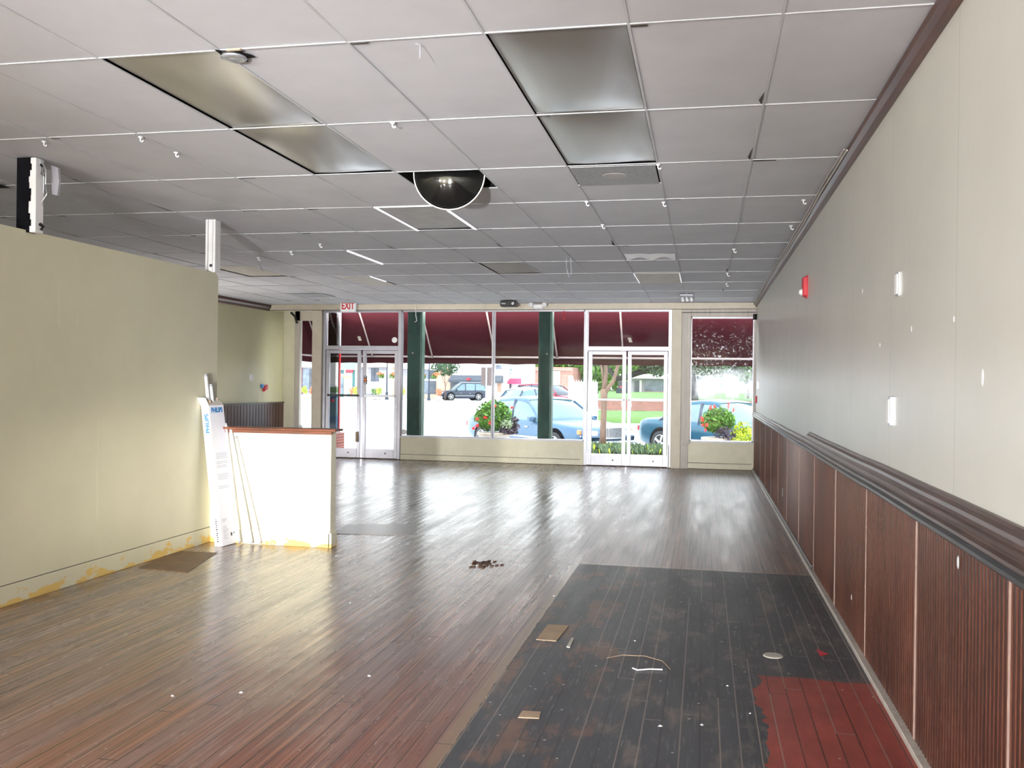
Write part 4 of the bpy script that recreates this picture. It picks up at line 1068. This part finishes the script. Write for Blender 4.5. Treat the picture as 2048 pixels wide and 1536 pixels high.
M_['silverpaint'] = carpaint('silver_paint', (.5, .5, .54)); M_['redpaint'] = carpaint('dark_red_paint', (.30, .02, .05))
sed_hood = [(0, .70), (.01, .88), (.04, .95), (.2, .98), (.62, .93), (.8, .88), (.93, .80), (.98, .72), (1, .58)]
def sed_roof(Ln, H, r=-.32, f=.17): return [(r*Ln, .95), (r*Ln+.16, 1.04), (r*Ln+.42, H-.13), (r*Ln+.68, H-.035), (-.13*Ln+.2, H), (-.02*Ln, H), (.02*Ln, H-.025), (.045*Ln, H-.06), (f*Ln-.32, H-.27), (f*Ln-.08, 1.0), (f*Ln+.04, .92)]
hd, hv = heading_of(1150, math.radians(38))
nose = Vector((ax(1222, 22.6), 22.6, GR)); ctr = nose-Vector((hv.x, hv.y, 0))*2.65
t = vehicle('pale blue sedan with an upright chrome grille parked outside the shop window', ctr, hd, 5.4, 1.96, sed_hood, sed_roof(5.4, 1.47), 'lincoln', 'carglass')
gr = mb('chrome').box((2.62, -.30, .52), (2.74, .30, .80), .01).build('grille', t)
gs = mb('blackink')
for i in range(12): gs.box((2.735, -.27+i*.047, .55), (2.745, -.27+i*.047+.02, .78))
gs.build('grille_slats', gr)
mb('chrome').box((2.5, -.80, .38), (2.74, .80, .47), .03).build('bumper', t)
for sg in (1, -1): mb('lamp_orange').box((2.42, sg*.80, .62), (2.56, sg*.87, .74), .02).build('corner_lamp', t)
ctr2 = Vector((ax(1460, 24.2), 24.2, GR))
t = vehicle('teal blue sedan parked outside the right-hand window', ctr2, hd+.08, 4.9, 1.85, sed_hood, sed_roof(4.9, 1.46), 'teal', 'carglass')
suvh = [(0, .8), (.01, 1.0), (.05, 1.08), (.6, 1.05), (.75, 1.02), (.9, .96), (.97, .86), (1, .6)]
suvr = [(-2.28, 1.05), (-2.20, 1.3), (-2.08, 1.68), (-1.9, 1.76), (-.8, 1.80), (.1, 1.78), (.35, 1.72), (.62, 1.52), (.95, 1.22), (1.12, 1.05)]
hd2, hv2 = heading_of(925, math.radians(-72))
ctr3 = Vector((ax(925, 92.), 92., GR))
t = vehicle('dark navy sport utility vehicle parked across the street', ctr3, hd2, 4.75, 1.9, suvh, suvr, 'navy', 'carglass', 'suv', wr=.38)
mb('steel').tube([(-1.9, .6, 1.84), (.1, .6, 1.86)], .025, 6).tube([(-1.9, -.6, 1.84), (.1, -.6, 1.86)], .025, 6).build('roof_rack', t)
hd3, hv3 = heading_of(1060, math.radians(128))
ctr4 = Vector((ax(1062, 51.), 51., GR))
vehicle('washed-out silver sedan seen from behind past the planter', ctr4, hd3, 4.9, 1.85, [(a_, z_*1.07) for a_, z_ in sed_hood], [(x, z_*1.08) for x, z_ in sed_roof(4.9, 1.48)], 'silverpaint', 'carglass')
vanh = [(0, .85), (.01, 1.05), (.6, 1.05), (.8, 1.02), (.93, .9), (1, .6)]
vanr = [(-2.5, 1.05), (-2.42, 1.5), (-2.3, 1.74), (-1.0, 1.82), (.3, 1.80), (.75, 1.68), (1.25, 1.30), (1.6, 1.08)]
hd5, hv5 = heading_of(1105, math.radians(50))
vehicle('dark red minivan parked in front of the low brick building', Vector((ax(1098, 68), 68, GR)), hd5, 5.0, 1.95, vanh, vanr, 'redpaint', 'darkglass', 'van', name='parked_van')
# rear of a red car edge
# sign seen from behind
c_ = at(973, 753, 30.)
t = thing('street_sign', 'brown back of a street sign on a grey post beyond the planter', 'sign', (c_.x, 30, GR))
mb(mat('sign_back', (.11, .08, .075), .7)).box((-.19, .02, c_.z-GR-.30), (.22, .035, c_.z-GR+.30), .004).build('sign_panel', t)
mb('steel').box((-.025, -.02, 0), (.025, .02, c_.z-GR+.31)).build('post', t)

# white boards wall
X0, X1 = ax(1137, 60), ax(1195, 60)
t = thing('white_fence', 'tall white picket-topped fence right of the red minivan', 'fence', (X0, 60, GR))
w_ = X1-X0; f = mb('brightwhite').box((0, 0, 0), (w_, .12, 1.95))
for i in range(12): f.prism([(w_*i/12, 1.95), (w_*(i+.6)/12, 1.95), (w_*(i+.3)/12, 2.1)], 'Y', 0, .1)
f.build('boards', t); mb('steel').box((.45, -.06, 0), (.52, 0, 1.5)).box((1.0, -.06, 0), (1.03, 0, 1.3)).build('pipe', t)

# ------------------------------------------------------------------ buildings across the street
def facade(label, x0, x1, Y, zt, key, parts, depth=8, name='shop_building'):
    X0, X1 = ax(x0, Y), ax(x1, Y)
    t = thing(name, label, 'building', (X0, Y, GR))
    mb(key).box((0, 0, 0), (X1-X0, depth, zt-GR)).build('wall', t)
    for pt in parts:
        nme, a0, a1, b0, b1, kk = pt[:6]; pr = pt[6] if len(pt) > 6 else .08
        A = at(a0, b0, Y-pr); B = at(a1, b1, Y-pr)
        q = mb(kk)
        if nme == 'awning':
            lo, hi = B.z-GR, A.z-GR; w0, w1 = A.x-X0, B.x-X0
            q.prism([(0, hi), (-1.3, lo+.25), (-1.3, lo), (0, lo)], 'X', w0, w1)
        else: q.box((A.x-X0, -pr, B.z-GR), (B.x-X0, .03, A.z-GR))
        q.build(nme, t)
    return t
M_['cyanwall'] = mat('pale_teal_front', (.22, .34, .34), .8); M_['tealtrim'] = mat('teal_trim', (.03, .14, .13), .7)
M_['winb'] = mat('window_bluegrey', (.14, .17, .21), .3, var=.5, scale=1.2); M_['wind'] = mat('window_dark', (.06, .07, .09), .3, var=.5, scale=1.2)
M_['creamf'] = mat('cream_fascia', (.62, .52, .42), .8); M_['salmon'] = mat('salmon_pier', (.50, .30, .22), .8)
M_['whitef'] = mat('white_front', (.68, .66, .66), .8, var=.04); M_['greyf'] = mat('grey_front', (.30, .29, .32), .8)
M_['bawn'] = mat('black_canvas', (.06, .07, .09), .8); M_['rawn'] = mat('red_canvas', (.5, .06, .14), .8)
YB_ = 98
facade('grey shop front at the far left seen through the left window', 560, 655, 99, 6, 'greyf', [('window', 604, 618, 738, 784, 'winb'), ('window', 620, 634, 738, 784, 'wind'), ('cornice', 590, 655, 728, 735, 'whitef', .3), ('pier', 597, 603, 735, 790, 'red', .2)])
facade('pale teal shop front seen through the left door', 655, 722, YB_, 6, 'cyanwall', [('cornice', 655, 722, 737, 739.5, 'whitef', .25), ('door', 674, 688, 741, 795, 'tealtrim'), ('door_pane', 676, 686, 745, 788, 'winb', .1), ('pier', 688, 691, 739, 796, 'whitef', .15), ('red_sign', 691, 706, 740, 745, 'redink', .2), ('window', 693, 704, 746, 786, 'whitef', .1), ('window', 706, 709, 741, 785, 'tealtrim', .12), ('pier', 710, 722, 728, 798, 'greyf', .2), ('window', 657, 669, 742, 792, 'winb')])
facade('cream-topped shop front with dark windows and a white board', 722.5, 798, YB_, 6, 'greyf', [('fascia', 722, 798, 722, 735, 'creamf', .4), ('window', 742, 749, 736, 765, 'wind'), ('window', 750, 757, 736, 765, 'wind'), ('white_board', 728, 757, 763, 786, 'brightwhite', .12), ('frame', 733, 736, 736, 760, 'whitef'), ('door', 758, 772, 736, 797, 'greyf', .1), ('pier', 775, 783, 735, 797, 'whitef', .15), ('pier', 784, 791, 735, 796, 'salmon', .25), ('panel', 722, 733, 736, 762, 'greyf', .06)])
facade('salmon brick shop front with wide windows between the left green column and the small tree', 798, 878, YB_, 6, 'greyf', [('fascia', 798, 878, 722, 738, 'whitef', .4), ('window', 843, 856, 741, 789, 'winb'), ('window', 858, 876, 741, 789, 'wind'), ('transom', 842, 878, 758, 762, 'whitef', .14), ('base', 840, 878, 788, 797, 'salmon', .2), ('pier', 873, 879, 735, 797, 'salmon', .3)])
facade('white painted building with long black awning across the street', 878, 1008, YB_-1, 6.5, 'whitef', [('pier', 880, 900, 735, 797, 'salmon', .15), ('window', 902, 916, 762, 790, 'wind', .1), ('window', 918, 960, 766, 790, 'wind', .1), ('awning', 903, 1006, 750, 766, 'bawn'), ('window', 992, 1003, 730, 738, 'winb', .1), ('door', 995, 1002, 766, 784, 'salmon', .12), ('round_sign', 933, 939, 756, 761, 'redink', 1.45)])
facade('white shop building with red striped awning and green lettered sign', 1009.5, 1044, YB_+2, 4.0, 'whitef', [('awning', 1008, 1042, 757, 768, 'rawn'), ('window', 1009, 1022, 765, 782, 'wind', .1), ('green_sign', 1013, 1024, 738, 741, 'cyanwall', .1), ('green_sign', 1013, 1022, 746, 748, 'cyanwall', .1)])
facade('low red brick building behind the red minivan', 1045, 1145, 110, 3.45, 'brickpink', [('panel', 1100, 1120, 742, 768, 'creamf', .2), ('panel', 1137, 1146, 752, 775, 'whitef', .2), ('coping', 1045, 1145, 739.5, 741, 'whitef', .25)])
facade('low house with white roof and large window seen through the right doors', 1262, 1336, 108, 2.6, 'greyf', [('door', 1269, 1278, 762, 789, 'wind'), ('door_frame', 1279, 1283, 760, 788, 'whitef', .15), ('window', 1290, 1328, 760, 783, 'winb', .1), ('planter_wall', 1286, 1330, 783, 787, 'salmon', .3), ('pier', 1329, 1335, 762, 788, 'salmon', .2), ('roof', 1258, 1345, 748, 757.5, 'brightwhite', 1.2)], name='low_house')
facade('pale building with bluish windows seen through the right-hand window', 1362, 1530, 112, 3.4, 'whitef', [('window', 1424, 1434, 752, 775, 'winb', .1), ('window', 1438, 1448, 752, 775, 'winb', .1), ('window', 1395, 1408, 755, 775, 'winb', .1), ('roof', 1362, 1530, 738, 744, 'brightwhite', .6)], name='pale_building')
# street lamps with hanging baskets
for i, (x_, lab) in enumerate(((774, 'black street lamp with flower baskets in the right pane of the left doors'), (858, 'black street lamp with flower baskets right of the left green column'))):
    Yl = 88.5; t = thing('street_lamp', lab, 'street lamp', (ax(x_, Yl), Yl, GR))
    mb('navy').lathe([(.20, 0), (.20, .12), (.13, .25), (.12, .6), (.15, .68), (.07, .8), (.06, 4.2), (.05, 4.3)], (0, 0, 0), 14).build('pole', t, True)
    mb('navy').tube([(-.75, 0, 3.0), (0, 0, 3.05), (.75, 0, 3.0)], .03, 6).build('basket_arm', t)
    mb('lamp_clear').lathe([(.1, 4.3), (.2, 4.45), (.2, 4.8), (.06, 5.0)], (0, 0, 0), 12).build('lantern', t, True)
    for sg in (-1, 1):
        mb('flower_o').leaves(130, (sg*.72, 0, 2.55), (.42, .3, .25), .10, 3+sg, .2).build('basket_flowers', t)
        mb('leaf_y').use('leaf_b').leaves(110, (sg*.55, -.1, 2.38), (.33, .28, .26), .10, 7+sg, .2).build('basket_leaves', t)
# street-side planters
for (x_, y_, k1, lab) in ((704, 792, 'flower_o', 'orange'), (712, 787, 'leaf_y', 'lime'), (748, 786, 'leaf_b', 'pale green'), (757, 787, 'leaf_y', 'yellow-green'), (804, 790, 'leaf_y', 'tall lime'), (878, 785, 'flower_o', 'reddish'), (609, 785, 'leaf_y', 'yellow flowering'), (625, 783, 'flower_o', 'orange flowering')):
    Yl = 87+(x_ % 3)*1.2; c_ = at(x_, y_, Yl); t = thing('street_planter', lab+' plant in a low pot across the street', 'planter', (c_.x, Yl, GR), 0)
    mb('pot').lathe([(.2, 0), (.32, .1), (.36, .4), (.3, .42)], (0, 0, 0), 14).build('pot', t, True)
    mb(k1).leaves(160, (0, 0, .85), (.36, .3, .42), .10, x_, .2).build('foliage', t)
# orange arched flower hanging sign
c_ = at(693, 752, 60); t = tag(mb('lamp_orange').tube([(-.38, 0, .08), (-.15, 0, -.02), (.1, 0, -.06), (.38, 0, -.05)], [.06, .10, .10, .05], 6).build('hanging_plaque'), 'small tan curved plaque hanging in the left door view', 'plaque'); t.location = c_
t['label'] = 'small tan curved plaque on a thin stick seen through the left door'
o = mb('whitef').box((-.03, 0, -(c_.z-GR)), (.03, .04, 0)); o = o.build('plaque_post', t)
# small tree on the far side
def tree(label, x_, y_, Y, base_z, tz, cr, key, n, size, seed, trunk=.12, bark='darkbark', shell=.25):
    X = ax(x_, Y); t = thing('tree', label, 'tree', (X, Y, base_z))
    ch = az(x_, y_, Y)-base_z
    mb(bark).tube([(0, 0, 0), (.05, 0, ch*.4), (-.04, 0, ch*.7), (0, 0, ch)], [trunk, trunk*.8, trunk*.6, trunk*.3], 8).tube([(.03, 0, ch*.4), (cr[0]*.4, 0, ch*.85)], trunk*.4, 6).tube([(0, 0, ch*.5), (-cr[0]*.4, 0, ch*.9)], trunk*.4, 6).build('trunk', t, True)
    mb(key).leaves(n, (0, 0, ch), cr, size, seed, shell).build('crown', t)
    return t
tree('small street tree with thin pale trunks in front of the white building', 890, 735, 90, GR, 0, (1.5, 1.2, .85), 'leaf_m', 700, .16, 1, .06, 'bark')
ts = [(955, 716, 4.5, 'tall tree behind the white building'), (1030, 722, 4, 'leafy tree above the red striped awning'), (1065, 724, 4.5, 'leafy tree left of the right green column'), (1120, 716, 5, 'leafy tree above the low brick building'), (1160, 730, 5, 'dark leafy tree above the white fence'), (1200, 742, 5.5, 'dense tree behind the forked trunk'), (1245, 735, 5, 'dense tree left of the low house'), (1310, 722, 5, 'dark tree above the low house roof'), (1365, 730, 5, 'dark tree between the low house and the pale building'), (1430, 715, 5, 'dark tree above the pale building'), (1500, 730, 5, 'green tree at the far right edge')]
for i, (x_, y_, r_, lab) in enumerate(ts):
    tree(lab, x_, y_, 117+(i%3)*9, GR+.4, 0, (r_, 3, 3.4 if x_ < 1150 else 4.2), 'leaf_m' if i % 3 else 'leaf_b', 1300, .42, 20+i, .3, 'darkbark', .2)
tree('small light green tree on the lawn at the right edge of the window', 1496, 745, 70, .6, 0, (1.5, 1.3, 1.0), 'leaf_b', 700, .16, 50, .1, 'bark')

# mounded lawn and pine straw bank
def lawnpart(name, key, pts, label, x0f, x1f, rough=0):
    b = mb(key); vs_ = []; fs_ = []; n = 30; rr = random.Random(2)
    for (Y, z) in pts:
        for i in range(n+1):
            x = x0f(Y)+(x1f-x0f(Y))*i/n; vs_.append((x, Y+rr.uniform(-rough, rough), z+rr.uniform(-rough, rough)*.15))
    for j in range(len(pts)-1):
        for i in range(n): a = j*(n+1)+i; fs_.append((a, a+1, a+n+2, a+n+1))
    b.add(vs_, fs_); o = b.build(name, None, True); return o
xl = lambda Y: ax(1197, Y)
o = lawnpart('lawn', 'lawn', [(44, GR-.02), (44.01, GR+.03), (50, -.2), (56, -.05)], '', xl, 30); o['kind'] = 'structure'
tag(o, 'sloping green lawn beyond the parked cars', 'lawn')
o = lawnpart('pine_straw_bank', 'mulch', [(55.5, -.06), (57.5, .15), (60, .38), (62.5, .52), (63, .5)], '', xl, 30, .35); tag(o, 'red-brown pine straw bank between the two lawns', 'mulch bank', kind='stuff')
o = lawnpart('upper_lawn', 'lawn', [(62.6, .50), (75, .56), (90, .62), (125, .68)], '', xl, 34); o['kind'] = 'structure'
tag(o, 'bright upper lawn in front of the low house', 'lawn')
o = lawnpart('far_path', 'walk', [(39, GR+.01), (43.9, GR+.015)], '', xl, 30); o['kind'] = 'structure'
# big spreading tree
Yt = 64
org = Vector((ax(1382, Yt), Yt, .5)); t = thing('spreading_tree', 'large spreading tree with dark low horizontal limbs across the lawn', 'tree', org)
P = lambda x, y, dy=0: at(x, y, Yt+dy)-org
mb('darkbark').tube([Vector((0, 0, 0)), P(1382, 775), P(1380, 755), P(1376, 738), P(1370, 700)], [.55, .42, .40, .42, .3], 10).build('trunk', t, True)
mb('darkbark').tube([P(1378, 742), P(1345, 734), P(1318, 733), P(1295, 740), P(1272, 747), P(1252, 755), P(1236, 757), P(1228, 750), P(1215, 735), P(1195, 728), P(1180, 715)], [.3, .26, .24, .22, .2, .18, .17, .16, .14, .1, .06], 8).build('limb', t, True)
mb('darkbark').tube([P(1378, 740), P(1410, 728), P(1450, 735), P(1490, 740)], [.3, .24, .18, .08], 8).build('limb', t, True)
mb('darkbark').tube([P(1318, 733), P(1300, 720), P(1270, 705)], [.16, .12, .06], 8).build('limb', t, True)
lv = mb('leaf_d')
rr = random.Random(31)
for (x_, y_, rx, rz, n, kk) in ((1215, 722, 2.2, .45, 420, 'leaf_d'), (1250, 728, 1.4, .5, 320, 'leaf_b'), (1285, 722, 1.6, .55, 420, 'leaf_d'), (1275, 733, .8, .35, 140, 'leaf_b'), (1320, 735, 1.6, .45, 380, 'leaf_d'), (1328, 745, 1.0, .35, 200, 'leaf_m'), (1345, 725, 2.4, .9, 500, 'leaf_d'), (1395, 735, 2.2, .8, 500, 'leaf_d'), (1430, 730, 2.4, .8, 500, 'leaf_m'), (1470, 732, 2.2, .7, 420, 'leaf_d'), (1350, 690, 6, 1.6, 1500, 'leaf_d')):
    lv.use(kk).leaves(n, P(x_, y_, rr.uniform(-1.5, 1)), (rx, 1.6, rz), .13 if n < 1000 else .3, x_, .05)
lv.build('crown', t)
# yard items
t = tag(mb('blackink').box((-.3, -.2, 0), (.3, .2, .62), .02).use('redink').box((-.2, -.21, .3), (.2, -.2, .36)).use('navy').box((-.4, -.3, -.0), (.3, .2, .22)).build('yard_bin'), 'small dark bin on the upper lawn left of the low house', 'bin'); t.location = at(1246, 789, 92)+Vector((0, 0, -.1)); t.location.z = .62; t.scale = (1.6, 1.6, 1.9)
t = thing('glass_sign', 'small white sign with teal edge on a thin stake by the right-hand window', 'sign', (ax(1465, 40), 40, GR))
zq = az(1465, 790, 40)-GR
mb('brightwhite').box((-.24, 0, zq-.06), (.24, .02, zq+.07)).build('board', t); mb('cyanwall').box((-.27, .02, zq-.09), (.27, .03, zq+.09)).build('edge', t); mb('steel').box((-.015, 0, 0), (.015, .02, zq)).build('stake', t)

# ------------------------------------------------------------------ light
w = bpy.data.worlds.new('world'); bpy.context.scene.world = w; w.use_nodes = True
nt = w.node_tree; bg = nt.nodes['Background']
tc = N(nt, 'ShaderNodeTexCoord'); sp_ = N(nt, 'ShaderNodeSeparateXYZ'); L(nt, tc.outputs['Generated'], sp_.inputs[0])
L(nt, ramp(nt, sp_.outputs['Z'], [(.0, (1, 1, 1)), (.6, (.72, .85, 1))]), bg.inputs[0]); bg.inputs[1].default_value = 3.4
def light(kind, name, loc, energy, col=(1, 1, 1), **k):
    l = bpy.data.lights.new(name, kind); l.energy = energy; l.color = col
    for a_, v in k.items():
        if a_ != 'target': setattr(l, a_, v)
    o = bpy.data.objects.new(name, l); C.objects.link(o); o.location = loc
    if 'target' in k: o.rotation_euler = (Vector(k['target'])-Vector(loc)).to_track_quat('-Z', 'Y').to_euler()
    return o
light('SUN', 'sun', (0, 0, 30), 3.2, (1, .96, .9), angle=.02, target=(3.5, 6, 30-12))
light('POINT', 'room_fill', (-.92, -5.0, 1.25), 870, (.97, .985, 1), shadow_soft_size=.14)  # unseen fill added behind the camera to brighten the room
light('POINT', 'room_fill', (-3.16, -5.0, 1.0), 870, (.97, .985, 1), shadow_soft_size=.14)  # second added fill, no lamp of the shop
light('POINT', 'room_fill', (-4.85, -5.0, 1.25), 870, (.97, .985, 1), shadow_soft_size=.14)  # third added fill in the same unseen row
light('POINT', 'room_fill', (-2.84, -1.0, .75), 80, (1, .98, .95), shadow_soft_size=.2)  # weak added fill closer to the camera, also unseen
light('SPOT', 'low_wall_fill', (-2.84, -1.0, .9), 2600, (1, .96, .86), spot_size=math.radians(17), spot_blend=.8, shadow_soft_size=.15, target=(-3.95, 7.9, .55))  # added unseen spot that brightens the low wall
light('SPOT', 'front_fill', (-.92, -5.0, .5), 5600, (1, 1, 1), spot_size=math.radians(30), spot_blend=1, shadow_soft_size=.12, target=(-2.6, 14, 2.6))  # added unseen spot lifting the front wall and far ceiling
light('POINT', 'left_room_fill', (-7.9, 13.0, .35), 130, (1, .98, .95), shadow_soft_size=.12)  # added fill hidden behind the partition for the far left ceiling
light('AREA', 'pavement_fill', (-2.8, 18.0, 2.93), 520, (1, .98, .96), shape='RECTANGLE', size=9, size_y=.7, target=(-2.8, 18.3, 0))  # added fill under the awning, bounced off the pavement onto the ceiling
